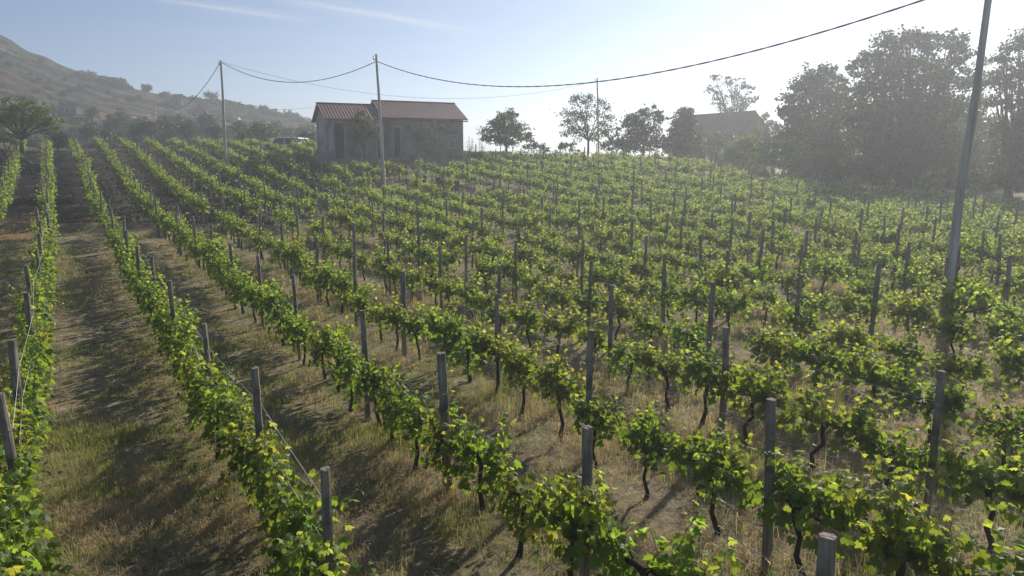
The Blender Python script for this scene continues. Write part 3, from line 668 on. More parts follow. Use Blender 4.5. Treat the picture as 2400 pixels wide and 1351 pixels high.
# hillside scrub: shrubs one can tell apart on the ridge and slope
bush_m = []
for i in range(4):
    mb = MB(); k = 46; c = unit(rng.normal(size=(k, 3))) * rng.uniform(.3, 1, (k, 1)) * np.array([1, 1, .75]) + np.array([0, 0, .7])
    P = np.repeat(c, 9, 0) + rng.normal(size=(k * 9, 3)) * .17; m = len(P); T = np.repeat(rng.uniform(0, 1, k), 9)[:, None]
    scatter(mb, TQ, TRI_Q, P, rng.normal(size=(m, 3)), rng.normal(size=(m, 3)) + np.array([0, 0, .6]), rng.uniform(.2, .38, m), np.array((.02, .03, .013)) + np.array((.03, .04, .018)) * T)
    bush_m.append(mb.mesh("hill_shrub", [M_tree]))
def shrub(px, t, s, lab, grp):
    x, y, z = hill_z(px, t); o = bpy.data.objects.new("hill_shrub", rnd.choice(bush_m)); COL.objects.link(o)
    o.location = (x, y, z - s * .15); o.scale = (s * rnd.uniform(.9, 1.4), s, s * rnd.uniform(.7, 1.2)); o.rotation_euler = (0, 0, rnd.uniform(0, 6.28)); tag(o, lab, "shrub", grp)
for j in range(85):
    px = rnd.choice([rnd.uniform(180, 330), rnd.uniform(225, 300), rnd.uniform(330, 740), rnd.uniform(500, 745)])
    shrub(px, rnd.uniform(.93, 1.0), rnd.uniform(.7, 1.6), "small dark shrub in the line along the hill crest", "shrubs along the hill crest")
for j in range(130):
    px = rnd.uniform(-120, 740); t = rnd.uniform(.05, .93)
    shrub(px, t, rnd.uniform(.4, 1.1) * (1.3 if px > 300 and t < .6 else 1), "small dark shrub dotted over the dry hillside", "shrubs dotted over the hillside")
for (px, t, s, lab) in ((497, .90, 1.9, "largest flat-topped dark tree on the hill crest left of the leaning pole"), (350, .97, 1.2, "lone bare-topped tree on the crest left of the hut")):
    x, y, z = hill_z(px, t); o = empty("crest_tree", (x, y, z)); mb = MB(); k = 60
    c = unit(rng.normal(size=(k, 3))) * rng.uniform(.3, 1, (k, 1)) * np.array([1.1, 1.1, .42]) * s + np.array([0, 0, s * 1.35])
    P = np.repeat(c, 10, 0) + rng.normal(size=(k * 10, 3)) * .16 * s; m = len(P)
    scatter(mb, TQ, TRI_Q, P, rng.normal(size=(m, 3)), rng.normal(size=(m, 3)) + np.array([0, 0, .8]), rng.uniform(.22, .4, m), np.array((.02, .035, .015))); mb.build("crown", M_tree, o)
    t_ = MB(); t_.tube([(0, 0, -.4), (.1, 0, s * .6), (0, .1, s * 1.2)], [.17, .12, .08], 7)
    for q in range(6): t_.tube([(0, 0, s * .7), (rnd.uniform(-1, 1) * s * .5, rnd.uniform(-1, 1) * s * .5, s * 1.15), (rnd.uniform(-1, 1) * s, rnd.uniform(-1, 1) * s, s * 1.5)], [.14, .09, .03], 5)
    t_.build("trunk", M_tbark, o); tag(o, lab, "tree")

# ------------------------------------------------------------------ houses
M_plaster = noisy("grey_plaster", (.19, .172, .148), (.30, .275, .235), 1.6, (1, 1, .45), .95, .1, .3, 9, (.11, .098, .085), .7)
M_plaster2 = noisy("pale_plaster", (.30, .29, .27), (.46, .45, .42), 1.8, (1, 1, .5), .95, .1, .3, 9, (.2, .19, .175), .9)
M_roof = noisy("dark_red_sheet", (.10, .026, .034), (.15, .042, .05), 1.2, (1, 1, 1), .55, .4, 0, 6, (.11, .04, .04), .6)
M_door = noisy("dark_green_door", (.025, .03, .028), (.05, .055, .05), 3, rough=.7)
M_frame = noisy("stone_frame", (.32, .31, .29), (.42, .41, .39), 3)
M_redwood = mat("red_paint", (.22, .06, .04), .7)
M_tiles = noisy("old_clay_tiles", (.09, .065, .05), (.20, .13, .09), 5, rough=.9, bump=.6)
def gable_block(o, u, w, p, L, W, ze, zr, g, wallm, roofm, over=.35, corr=True, wpx=None, seam=.26):
    """walls + gabled roof; p front-left corner, u along front, w into depth"""
    u = np.array([*u, 0.0]); w = np.array([*w, 0.0]); p = np.array([p[0], p[1], 0.0]); Z = np.array([0, 0, 1.0])
    P = lambda a, b, z: tuple(p + u * a + w * b + Z * z)
    mb = MB(); v = [P(0, 0, g), P(L, 0, g), P(L, W, g), P(0, W, g), P(0, 0, ze), P(L, 0, ze), P(L, W, ze), P(0, W, ze), P(0, W / 2, zr), P(L, W / 2, zr)]
    mb.add(v, [(0, 1, 5, 4), (2, 3, 7, 6)]); mb.Fc.append(np.array([(3, 0, 4, 8, 7), (1, 2, 6, 9, 5)])); mb.M.append(np.array([1, 1]))
    mb.build("wall", wallm, o)
    rb = MB(); sl = (zr - ze) / (W / 2); e = .38; n = max(2, int((L + 2 * over) / seam)); A = []
    for side in (0, 1):
        V = []; cols = n * 4 + 1
        for r in range(2):
            for c in range(cols):
                a = -over + (L + 2 * over) * c / (cols - 1); ridge = r == 1
                hb_ = .035 if corr and (c % 4 in (1,)) else 0.0
                b = (W / 2) if ridge else (-e if side == 0 else W + e); z = zr if ridge else ze - e * sl
                V.append(P(a, b, z + .06 + hb_))
        nV = len(V); V2 = [(q[0], q[1], q[2] - .07 - (.035 if (k % cols) % 4 == 1 and corr else 0)) for k, q in enumerate(V)]
        f = [(c, c + 1, cols + c + 1, cols + c) for c in range(cols - 1)]; f2 = [(nV + a, nV + d, nV + c_, nV + b_) for a, b_, c_, d in f]
        edge = [(c, nV + c, nV + c + 1, c + 1) for c in range(cols - 1)] + [(0, cols, nV + cols, nV), (cols - 1, nV + cols - 1, nV + 2 * cols - 1, 2 * cols - 1)]
        rb.add(V + V2, f + f2 + edge)
    ro = rb.build("roof", roofm, o)
    rc = MB(); rc.tube([P(-over - .02, W / 2, zr + .085), P(L + over + .02, W / 2, zr + .085)], .07, 7); rc.build("ridge_cap", roofm, ro)
    return P
def opening(o, P, u, name, a0, a1, z0, z1, leafm, framem, handle=False, panes=0, b=0.0, dark=None):
    """a recessed opening with a frame proud of the wall; leaf set in it"""
    d = -0.03 + b; fw = .09; rz = math.atan2(u[1], u[0])
    lo = MB(); c = np.array(P((a0 + a1) / 2, d, (z0 + z1) / 2)); lo.box(c, (a1 - a0, .05, z1 - z0), 0, rz); f = lo.build(name, leafm, o)
    fr = MB()
    for (ca, cz, sa, sz) in (((a0 - fw / 2), (z0 + z1) / 2, fw, z1 - z0), ((a1 + fw / 2), (z0 + z1) / 2, fw, z1 - z0), ((a0 + a1) / 2, z1 + fw / 2, a1 - a0 + 2 * fw, fw)):
        fr.box(P(ca, d - .02, cz), (sa, .09, sz), 0, rz)
    if panes: fr.box(P((a0 + a1) / 2, d - .05, z0 - .05), (a1 - a0 + .3, .16, .08), 0, rz)
    fr.build("frame", framem, f)
    if handle: h = MB(); h.box(P(a1 - .12, d - .05, z0 + 1.0), (.03, .05, .14), 0, rz); h.build("handle", M_iron, f)
    if panes:
        pb = MB(); mid = (a0 + a1) / 2; pb.box(P(mid, d - .035, (z0 + z1) / 2), (.04, .03, z1 - z0), 0, rz); pb.box(P(mid, d - .033, (z0 + z1) / 2), (a1 - a0, .025, .04), 0, rz); pb.build("glazing_bar", framem, f)
    return f
th = R(25); u = (math.cos(th), math.sin(th)); w = (-math.sin(th), math.cos(th)); c0 = U(766, 274, 60); g0 = 4.45
def s_of(px): return (-c0.x + (px - 1200) / F * .985 * 60 + 0) / (u[0] - (px - 1200) / F * .985 * u[1]) if False else _solve(px)
def _solve(px):
    lo, hi = -2.0, 16.0
    for _ in range(40):
        m = (lo + hi) / 2; q = PX(c0.x + u[0] * m, c0.y + u[1] * m, 6.0)[0]
        lo, hi = (m, hi) if q < px else (lo, m)
    return (lo + hi) / 2
hs = empty("farm_house", (c0.x, c0.y, g0))
def unparent_fix(o):
    for ch in o.children: ch.matrix_parent_inverse = o.matrix_world.inverted()
sB = _solve(903); Lt = _solve(1085)
Pa = gable_block(hs, u, w, (c0.x, c0.y), sB, 5.2, U(766, 275, 60).z, U(815, 244, 63.3).z - .08, g0 - 1.2, [M_plaster, M_plaster2], M_roof)
q0 = (c0.x + u[0] * (sB + .01) - w[0] * .06, c0.y + u[1] * (sB + .01) - w[1] * .06)
Pb = gable_block(hs, u, w, q0, Lt - sB, 6.0, U(1085, 278, 65.3).z, U(985, 239, 66).z - .08, g0 - 1.2, [M_plaster, M_plaster2], M_roof)
opening(hs, Pa, u, "door", _solve(783), _solve(806), g0, 7.35, M_door, M_frame, True)
opening(hs, Pa, u, "door", _solve(884), _solve(897), g0, 7.3, M_door, M_frame, True)
opening(hs, Pb, u, "door", _solve(922) - sB, _solve(937) - sB, g0, 7.1, M_door, M_frame, True)
opening(hs, Pb, u, "window", _solve(1050) - sB, _solve(1069) - sB, 5.45, 6.45, M_glass, M_frame, panes=1)
mb = MB(); mb.box(Pa(.35, -.03, (g0 - 1.2 + 7.75) / 2), (.55, .05, 7.75 - g0 + 1.2), 0, th); mb.build("corner_plaster", M_plaster2, hs)
mb = MB(); mb.tube([Pb(.25, -.1, 7.75), Pb(.25, -.1, g0)], .045, 8); mb.build("downpipe", M_redwood, hs)
mb = MB(); mb.tube([Pb(-.3, -.47, 7.72), Pb(Lt - sB + .3, -.47, 7.70)], .05, 7); mb.build("gutter", M_roof, hs)
tag(hs, "long plastered farm building with dark red ribbed metal roof in two heights", "house")
# second farmhouse
M_ruin = noisy("ruin_stone", (.07, .06, .052), (.15, .13, .11), 1.5, rough=.95)
c1 = U(1722, 308, 84); u2 = (-.53, .85); w2 = (.85, .53)
n_ = math.hypot(*u2); u2 = (u2[0] / n_, u2[1] / n_); w2 = (-u2[1] * -1, u2[0] * -1); w2 = (u2[1], -u2[0])
M_ochre = noisy("ochre_plaster", (.10, .075, .055), (.19, .145, .105), 1.8, (1, 1, .5), .95, .1, .3, 9, (.08, .06, .045), .9)  # dark ochre plaster, the same on all walls of this farmhouse
h2 = empty("tiled_farmhouse", (c1.x, c1.y, 3.6))
P2 = gable_block(h2, u2, w2, (c1.x, c1.y), 10.0, 6.2, U(1722, 308, 84).z, U(1762, 262, 85.6).z, 2.4, [M_ochre, M_ochre], M_tiles, .3, True, seam=.5)
# openings on the gable wall, which faces the vineyard
Pg = lambda a, b, z: P2(0 + b, a, z)
opening(h2, lambda a, b, z: P2(b, a, z), w2, "window", 1.0, 1.7, 6.0, 6.9, M_glass, M_ruin, panes=1)
opening(h2, lambda a, b, z: P2(b, a, z), w2, "window", 4.2, 4.9, 6.0, 6.9, M_glass, M_ruin, panes=1)
opening(h2, lambda a, b, z: P2(a, b, z), u2, "door", 3.0, 4.0, 3.7, 5.8, M_door, M_frame, True)
mb = MB(); a_ = np.array(P2(3.4, 3.1, 9.6)); mb.box(a_, (.5, .5, .9)); mb.build("chimney", M_plaster, h2)
tag(h2, "old farmhouse with brown clay tile roof half hidden by trees and bushes", "house")
# hillside ruins and cottages
M_cott = noisy("white_wall", (.42, .41, .38), (.55, .54, .5), 1, rough=.9); M_orange = noisy("orange_tiles", (.19, .10, .065), (.28, .16, .10), 2)
for (px, py, wd, ht, D, wm_, rm_, lab, nw) in ((148, 271, 9, 3.2, 150, M_ruin, M_ruin, "dark stone ruin on the slope, upper left of the two by the big tree", 1), (188, 287, 9, 2.6, 122, M_ruin, M_orange, "low ruined house with reddish tiles, below the dark stone one", 2),
                                  (416, 250, 4, 4.0, 230, M_ruin, M_ruin, "small square hut high on the hillside", 1), (461, 279, 8, 3.2, 190, M_cott, M_orange, "white cottage on the hillside left of the leaning pole", 2), (535, 288, 9, 2.0, 165, M_cott, M_ruin, "long low pale shed right of the white cottage", 1)):
    for t_ in np.linspace(.02, .9, 90):
        q = hill_z(px, t_)
        if PX(*q)[1] <= py: break
    p = Vector(q); D = p.y; wd = wd * 4.6 * D / F; ht = ht * 4.6 * D / F; o = empty("hillside_house", (p.x, p.y, p.z)); W = wd * .5
    Pq = gable_block(o, (1, 0), (0, 1), (p.x - wd / 2, p.y), wd, W, p.z + ht, p.z + ht * 1.35, p.z - 4, [wm_, wm_], rm_, .2, False)
    for k in range(nw): a = wd * (k + 1) / (nw + 1); opening(o, Pq, (1, 0), "window", a - .4, a + .4, p.z + ht * .35, p.z + ht * .75, M_door, M_frame)
    tag(o, lab, "house")

# ------------------------------------------------------------------ utility poles and cables
def pole(name, bx, D, ytop, r0, r1, label, zb=None, xt=None, lean=0.0, fit=True):
    x = U(bx, 450, D).x
    T = U(bx if xt is None else xt, ytop, D); g = G(x, D) if zb is None else zb; T = Vector((T.x, D, T.z))
    o = empty(name, (x, D, g)); mb = MB(); d = T - Vector((x, D, g)); K = 9
    mb.tube([(d.x * k / K + .012 * math.sin(k * 1.3), .012 * math.cos(k * 1.7), d.z * k / K - (.3 if k == 0 else 0)) for k in range(K + 1)], np.linspace(r0, r1, K + 1), 12, wob=.03); mb.build("shaft", M_pole, o, True)
    if fit:
        b = MB(); b.box((d.x - .10, -.02, d.z - .35), (.2, .05, .05)); b.tube([(d.x - .2, -.02, d.z - .35), (d.x - .2, -.02, d.z - .18)], .018, 6); b.build("bracket", M_iron, o)
        c = MB(); c.tube([(d.x - .2, -.02, d.z - .2), (d.x - .2, -.02, d.z - .13), (d.x - .2, -.02, d.z - .1), (d.x - .2, -.02, d.z - .06)], [.045, .05, .03, .04], 8); c.build("insulator", M_white, o)
    tag(o, label, "utility pole"); return Vector((T.x, T.y, T.z))
tA = pole("utility_pole", 2243, 19.4, -85, .135, .075, "thick grey wooden pole near the right edge, rising out of the photo", xt=2330)
tB = pole("utility_pole", 901, 47.7, 127, .125, .07, "tall grey wooden pole standing in the vines before the red-roofed house", xt=882)
tC = pole("utility_pole", 534, 61.6, 142, .13, .085, "leaning wooden pole at the junction of the cables, left of the cars", xt=518)
tD = pole("utility_pole", 370, 120, 232, .15, .10, "slim pale pole at the foot of the hill, farthest left", zb=5.0, xt=362, fit=False)
tE = pole("utility_pole", 1402, 74, 183, .10, .07, "thin dark pole rising from the airy round tree", xt=1400, fit=True)
def cable(a, b, sag, r, label, twist=False, name="cable"):
    n = 90 if twist else 40; mb = MB()
    pts = [a.lerp(b, k / n) - Vector((0, 0, sag * 4 * (k / n) * (1 - k / n))) for k in range(n + 1)]
    if twist:
        d = (b - a).normalized(); s = d.cross(Vector((0, 0, 1))).normalized(); n2 = 420
        for ph in (0, math.pi):
            pp = []
            for k in range(n2 + 1):
                t = k / n2; c = a.lerp(b, t) - Vector((0, 0, sag * 4 * t * (1 - t))); q = t * 150 + ph; pp.append(c + s * math.cos(q) * r * .4 + Vector((0, 0, math.sin(q) * r * .4)))
            mb.tube(pp, r * .8, 6)
    else: mb.tube(pts, r, 5)
    tag(mb.build(name, M_cable), label, "cable")
cable(tB - Vector((0, 0, .45)), tA - Vector((0, 0, .3)), 2.15, .024, "thick twisted black cable sagging to the upper right corner", True)
cable(tC - Vector((-.1, 0, .2)), tB - Vector((0, 0, .45)), 1.45, .026, "black cable sagging between the leaning pole and the pole in the vines")
cable(tC - Vector((.1, 0, .2)), tD - Vector((0, 0, .2)), 2.6, .03, "black cable dropping from the leaning pole to the hill foot")
cable(tC - Vector((-.1, 0, .15)), tE - Vector((0, 0, .3)), 2.3, .012, "thin grey wire running far across to the thin dark pole")
cable(U(532, 236, 61.6), Vector(Pa(0, 2.6, 8.9)), .5, .009, "faint thin wire from the leaning pole to the red-roofed house")

# ------------------------------------------------------------------ parked cars
def car(px, D, rz, label, paint, sc_=1.0, name="parked_car", L=3.9, Wd=1.62, Ht=1.55):
    p = U(px, 400, D); g = G(p.x, D); o = empty(name, (p.x, D, g), rz)
    prof = [(-L / 2, .42), (-L / 2 + .02, .95), (-L / 2 + .18, 1.02), (L * .20, 1.0), (L * .46, .86), (L / 2, .70), (L / 2, .38), (-L / 2 + .05, .32)]
    def ext(prof, w0, w1, zs=None):
        n = len(prof); V = []
        for s in (-1, 1):
            for (a, z) in prof: V.append((a, s * (w0 if z < 1.03 else w1) / 2, z))
        return V, [(i, (i + 1) % n, n + (i + 1) % n, n + i) for i in range(n)], [tuple(range(n))[::-1], tuple(range(n, 2 * n))]
    mb = MB(); V, f, caps = ext(prof, Wd, Wd); mb.add(V, f); mb.Fc.append(np.array(caps)); mb.M.append(np.array([0, 0]))
    b = mb.build("body", paint, o); bv = b.modifiers.new("b", 'BEVEL'); bv.width = .06; bv.segments = 3; bv.limit_method = 'ANGLE'
    cab = [(-L / 2 + .06, 1.0), (-L / 2 + .22, Ht - .04), (-L / 2 + .4, Ht), (L * .02, Ht), (L * .07, Ht - .03), (L * .24, 1.0)]
    mb = MB(); V, f, caps = ext(cab, Wd - .08, Wd - .32); mb.add(V, f); mb.Fc.append(np.array(caps)); mb.M.append(np.array([0, 0]))
    c = mb.build("cabin", paint, o); bv = c.modifiers.new("b", 'BEVEL'); bv.width = .04; bv.segments = 2; bv.limit_method = 'ANGLE'
    zb, zt = 1.05, Ht - .09
    for s in (-1, 1):
        for (a0, a1, b0, b1) in ((-L / 2 + .3, -.55, -L / 2 + .42, -.55), (-.45, L * .19, -.45, L * .06)):
            w0, w1 = (Wd - .09) / 2 + .004, (Wd - .32) / 2 + .012; k = lambda z: w0 + (w1 - w0) * (z - 1.0) / (Ht - 1.0)
            mb = MB(); q = [(a0, s * (k(zb) + .004), zb), (a1, s * (k(zb) + .004), zb), (b1, s * (k(zt) + .004), zt), (b0, s * (k(zt) + .004), zt)]
            q2 = [(x, y - s * .03, z) for x, y, z in q]; mb.add(q + q2, [(0, 1, 2, 3), (7, 6, 5, 4), (0, 4, 5, 1), (1, 5, 6, 2), (2, 6, 7, 3), (3, 7, 4, 0)]); mb.build("side_window", M_glass, o)
    for nm, (x0, x1) in (("rear_window", (-L / 2 + .045, -L / 2 + .19)), ("windscreen", (L * .235, L * .083))):
        sg = -1 if nm == "rear_window" else 1; a, bb = x0 + sg * .012, x1 + sg * .02
        q = [(a, -.62, 1.06), (a, .62, 1.06), (bb, .54, zt), (bb, -.54, zt)]; q2 = [(x - sg * .03, y, z) for x, y, z in q]
        mb = MB(); mb.add(q + q2, [(0, 1, 2, 3), (7, 6, 5, 4), (0, 4, 5, 1), (1, 5, 6, 2), (2, 6, 7, 3), (3, 7, 4, 0)]); mb.build(nm, M_glass, o)
    for sx in (-1.22, 1.22):
        for s in (-1, 1):
            mb = MB(); y = s * (Wd / 2 - .08); mb.tube([(sx, y - .1, .31), (sx, y - .08, .31), (sx, y + .08, .31), (sx, y + .1, .31)], [.27, .31, .31, .27], 20); wh = mb.build("wheel", M_tyre, o, True)
            mb = MB(); mb.tube([(sx, y - .112, .31), (sx, y + .112, .31)], .18, 14); mb.build("rim", M_wire, wh)
    for s in (-1, 1):
        mb = MB(); mb.box((-L / 2 - .005, s * (Wd / 2 - .14), .84), (.04, .16, .22)); mb.build("tail_light", mat("tail_lens", (.35, .02, .02), .3), o)
        mb = MB(); mb.box((L / 2 - .03, s * (Wd / 2 - .25), .66), (.08, .3, .13)); mb.build("headlight", M_wire, o)
        mb = MB(); mb.box((L * .19, s * (Wd / 2 + .06), 1.04), (.08, .16, .11)); mb.build("door_mirror", M_black, o)
    mb = MB()
    for x, s in ((-L / 2 + .03, 1), (L / 2, 1)): mb.box((x, 0, .42), (.10, Wd - .1, .16))
    mb.build("bumper", M_black, o)
    tag(o, label, "car")
car(656, 71, R(205), "silver-white off-road car parked left of the red-roofed house", M_white, Ht=1.72)
car(690, 74.5, R(250), "smaller white car parked behind, nearer the red-roofed house", M_white, Ht=1.5)

# ------------------------------------------------------------------ things standing in the vineyard
def at_px(px, py, D): p = U(px, py, D); return p.x, D
def barrel(px, D, label, rx=.0, r=.29, h=.88):
    x, y = at_px(px, 445, D); o = empty("oil_drum", (x, y, G(x, y) - .02), rnd.uniform(0, 6)); o.rotation_euler.x = rx
    mb = MB(); zz = [0, .02, .28, .295, .31, .57, .585, .60, .86, h]; rr = [r, r, r, r + .013, r, r, r + .013, r, r, r + .006]
    mb.tube([(0, 0, z) for z in zz], rr, 22); mb.build("shell", M_iron, o, False)
    mb = MB(); a = np.linspace(0, 2 * np.pi, 23); mb.tube([(math.cos(q) * r, math.sin(q) * r, h + .006) for q in a], .012, 5); mb.build("rim", M_frame, o)
    tag(o, label, "drum")
barrel(1041, 49.6, "rusty oil drum, left one of the pair among the vines"); barrel(1067, 49.0, "rusty oil drum, right one of the pair among the vines"); barrel(1030, 50.8, "darker drum standing behind the rusty pair", 0, .27, .85)
x, y = at_px(986, 412, 52); o = empty("water_tub", (x, y, G(x, y)), .4); mb = MB(); mb.tube([(0, 0, 0), (0, 0, .02), (0, 0, .8), (0, 0, .84), (0, 0, .84), (0, 0, .1)], [.30, .33, .42, .45, .40, .30], 20, cap=False); mb.build("tub", M_black, o); mb = MB(); mb.tube([(math.cos(q) * .44, math.sin(q) * .44, .83) for q in np.linspace(0, 6.283, 24)], .02, 5); mb.build("rim", M_black, o); tag(o, "black plastic tub between the tall pole and the oil drums", "tub")
M_twig = noisy("dry_twigs", (.045, .035, .028), (.13, .10, .075), 8)
def brush(px, D, rx, ry, h, label, n=900):
    x, y = at_px(px, 450, D); g = G(x, y); mb = MB()
    for k in range(n):
        a = rnd.uniform(0, 6.28); q = math.sqrt(rnd.random()); cx, cy = math.cos(a) * q * rx, math.sin(a) * q * ry; cz = rnd.uniform(0, h) * (1 - q * q * .8)
        t = rnd.uniform(0, 6.28); l_ = rnd.uniform(.2, .6); dx, dy, dz = math.cos(t) * l_, math.sin(t) * l_ * .6, rnd.gauss(0, .12)
        mb.tube([(cx - dx, cy - dy, max(cz - dz, 0)), (cx + rnd.gauss(0, .05), cy, cz + .04), (cx + dx, cy + dy, max(cz + dz, 0))], [.012, .010, .004], 4, cap=False)
    o = mb.build("brush_pile", M_twig); o.location = (x, y, g); tag(o, label, "brush pile")
brush(1160, 46.4, 1.15, .7, .75, "larger heap of dry vine prunings right of the oil drums"); brush(1213, 45.0, .95, .6, .5, "smaller heap of prunings, right of the larger heap", 600)
# bits lying before the house
x, y = at_px(955, 352, 58.6); mb = MB(); z0 = G(x, y); mb.tube([(x, y, z0 + z) for z in (0, .07, .18, .3, .42, .5, .52)], [.1, .19, .26, .26, .2, .14, .15], 20); tag(mb.build("clay_jar", noisy("pale_clay", (.42, .33, .25), (.55, .45, .36), 4), smooth=True), "pale round clay jar by the door of the red-roofed house", "jar")
x, y = at_px(775, 352, 58); o = empty("blue_crate", (x, y, G(x, y)), .3); M_blue = mat("blue_plastic", (.06, .16, .32), .5); mb = MB(); mb.box((0, 0, .03), (.6, .4, .04)); mb.build("base", M_blue, o)
for (cx, cy, sx, sy) in ((0, .19, .6, .03), (0, -.19, .6, .03), (.285, 0, .03, .35), (-.285, 0, .03, .35)):
    mb = MB()
    for z in (.12, .24, .36): mb.box((cx, cy, z), (sx, sy, .07))
    for e in (-1, 1): mb.box((cx + (e * .27 if sx > .1 else 0), cy + (e * .15 if sy > .1 else 0), .22), (.035, .035, .36))
    mb.build("side_panel", M_blue, o)
tag(o, "small blue plastic crate at the left corner of the red-roofed house", "crate")
x, y = at_px(932, 345, 59.5); o = empty("red_bench", (x, y, G(x, y)), .4); mb = MB(); mb.box((0, 0, .45), (1.5, .4, .05)); mb.build("seat", M_redwood, o); mb = MB(); mb.box((0, .2, .78), (1.5, .04, .4)); mb.build("backrest", M_redwood, o)
for sx in (-.65, .65):
    mb = MB(); mb.box((sx, 0, .21), (.06, .38, .43)); mb.build("leg", M_redwood, o)
tag(o, "red wooden bench before the doors of the red-roofed house", "bench")
# dry-stone heaps at the left
def rocks(name, cx, cy, g, lx, ly, h, n, label, cat, s0=.16, s1=.34, kind=None, m=None):
    mb = MB(); ico = [(0, 0, -1)] + [(math.cos(a) * .9, math.sin(a) * .9, z) for a, z in zip(np.arange(10) * .628, [-.45, .45] * 5)] + [(0, 0, 1)]
    f = [(0, 1 + (2 * k + 2) % 10, 1 + 2 * k) for k in range(5)] + [(11, 2 + 2 * k, 2 + (2 * k + 2) % 10) for k in range(5)] + [(1 + k, 1 + (k + 1) % 10, 1 + (k + 2) % 10) if k % 2 else (1 + k, 1 + (k + 2) % 10, 1 + (k + 1) % 10) for k in range(10)]
    for k in range(n):
        x = rnd.uniform(-lx, lx); y_ = rnd.uniform(-ly, ly); z = rnd.uniform(0, h) * (1 - .5 * (x / lx) ** 2) * (1 - .5 * (y_ / ly) ** 2); s = rnd.uniform(s0, s1)
        v = np.array(ico) * rng.uniform(.75, 1.2, (12, 1)) * np.array([s * rnd.uniform(.8, 1.4), s, s * .75]); t = rnd.uniform(0, 6.28); v = v @ np.array([[math.cos(t), math.sin(t), 0], [-math.sin(t), math.cos(t), 0], [0, 0, 1]])
        gg = g if g is not None else G(cx + x, cy + y_); mb.add(v + np.array([cx + x, cy + y_, gg + z]), f)
    return tag(mb.build(name, m or M_stone), label, cat, kind=kind)
p = U(28, 345, 58); rocks("stone_heap", p.x, 58, None, 1.7, 1.0, 1.25, 420, "dark lava stone heap under the spreading tree at the left edge", "stone heap")
p = U(250, 487, 35.8)
rocks("low_stone_wall", U(100, 420, 44).x - .5, 44.5, None, 2.2, .35, .35, 90, "low line of dark stones crossing the first alley", "stone wall", .1, .22)
def clods():
    mb = MB(); n = 9000; V = np.array([(0, 0, 1), (1, 0, 0), (0, 1, 0), (-1, 0, 0), (0, -1, 0)]) ; f = [(0, 1, 2), (0, 2, 3), (0, 3, 4), (0, 4, 1)]
    y = 36.8 + rng.random(n) ** 1.3 * 40; px = rng.uniform(90, 640, n); x = (px - 1200) / F * y; k = x < -10; x, y = x[k], y[k]; z = zg(x, y); s = rng.uniform(.03, .11, len(x)); T = rng.normal(size=(len(x), 5, 3)) * .25
    W = (V[None] + T) * s[:, None, None] + np.stack([x, y, z], 1)[:, None]; ff = (np.array(f)[None] + (np.arange(len(x)) * 5)[:, None, None]).reshape(-1, 3)
    mb.add(W.reshape(-1, 3), ff); tag(mb.build("soil_clods", noisy("dark_clods", (.04, .033, .027), (.11, .09, .068), 3)), "dark freshly dug soil clods between the upper rows", "soil", kind='stuff')
clods()
# giant reed clump right of the house
p = U(1108, 350, 63); o = empty("reed_clump", (p.x, 63, G(p.x, 63))); st = MB(); lf = MB()
for k in range(16):
    bx, by = rnd.gauss(0, .45), rnd.gauss(0, .3); h = rnd.uniform(1.4, 2.6); tx, ty = bx + rnd.gauss(0, .25), by + rnd.gauss(0, .2)
    st.tube([(bx, by, 0), ((bx + tx) / 2, by, h * .5), (tx, ty, h)], [.022, .018, .008], 5)
    for q in range(9):
        f_ = rnd.uniform(.3, 1); a = rnd.uniform(0, 6.28); b0 = np.array([bx + (tx - bx) * f_, by, h * f_]); d = np.array([math.cos(a), math.sin(a), .6]); l_ = rnd.uniform(.35, .7)
        s_ = np.array([-math.sin(a), math.cos(a), 0]) * .028; m_ = b0 + d * l_ * .5; e = b0 + d * l_ + np.array([0, 0, -.45 * l_]); lf.add([b0 - s_ * .5, b0 + s_ * .5, m_ + s_, m_ - s_, e], [(0, 1, 2), (0, 2, 3), (3, 2, 4)], 0, (.09, .12, .04))
st.build("cane", M_stem, o); lf.build("leaf", M_grass, o); tag(o, "clump of spiky reeds at the right corner of the red-roofed house", "reeds")

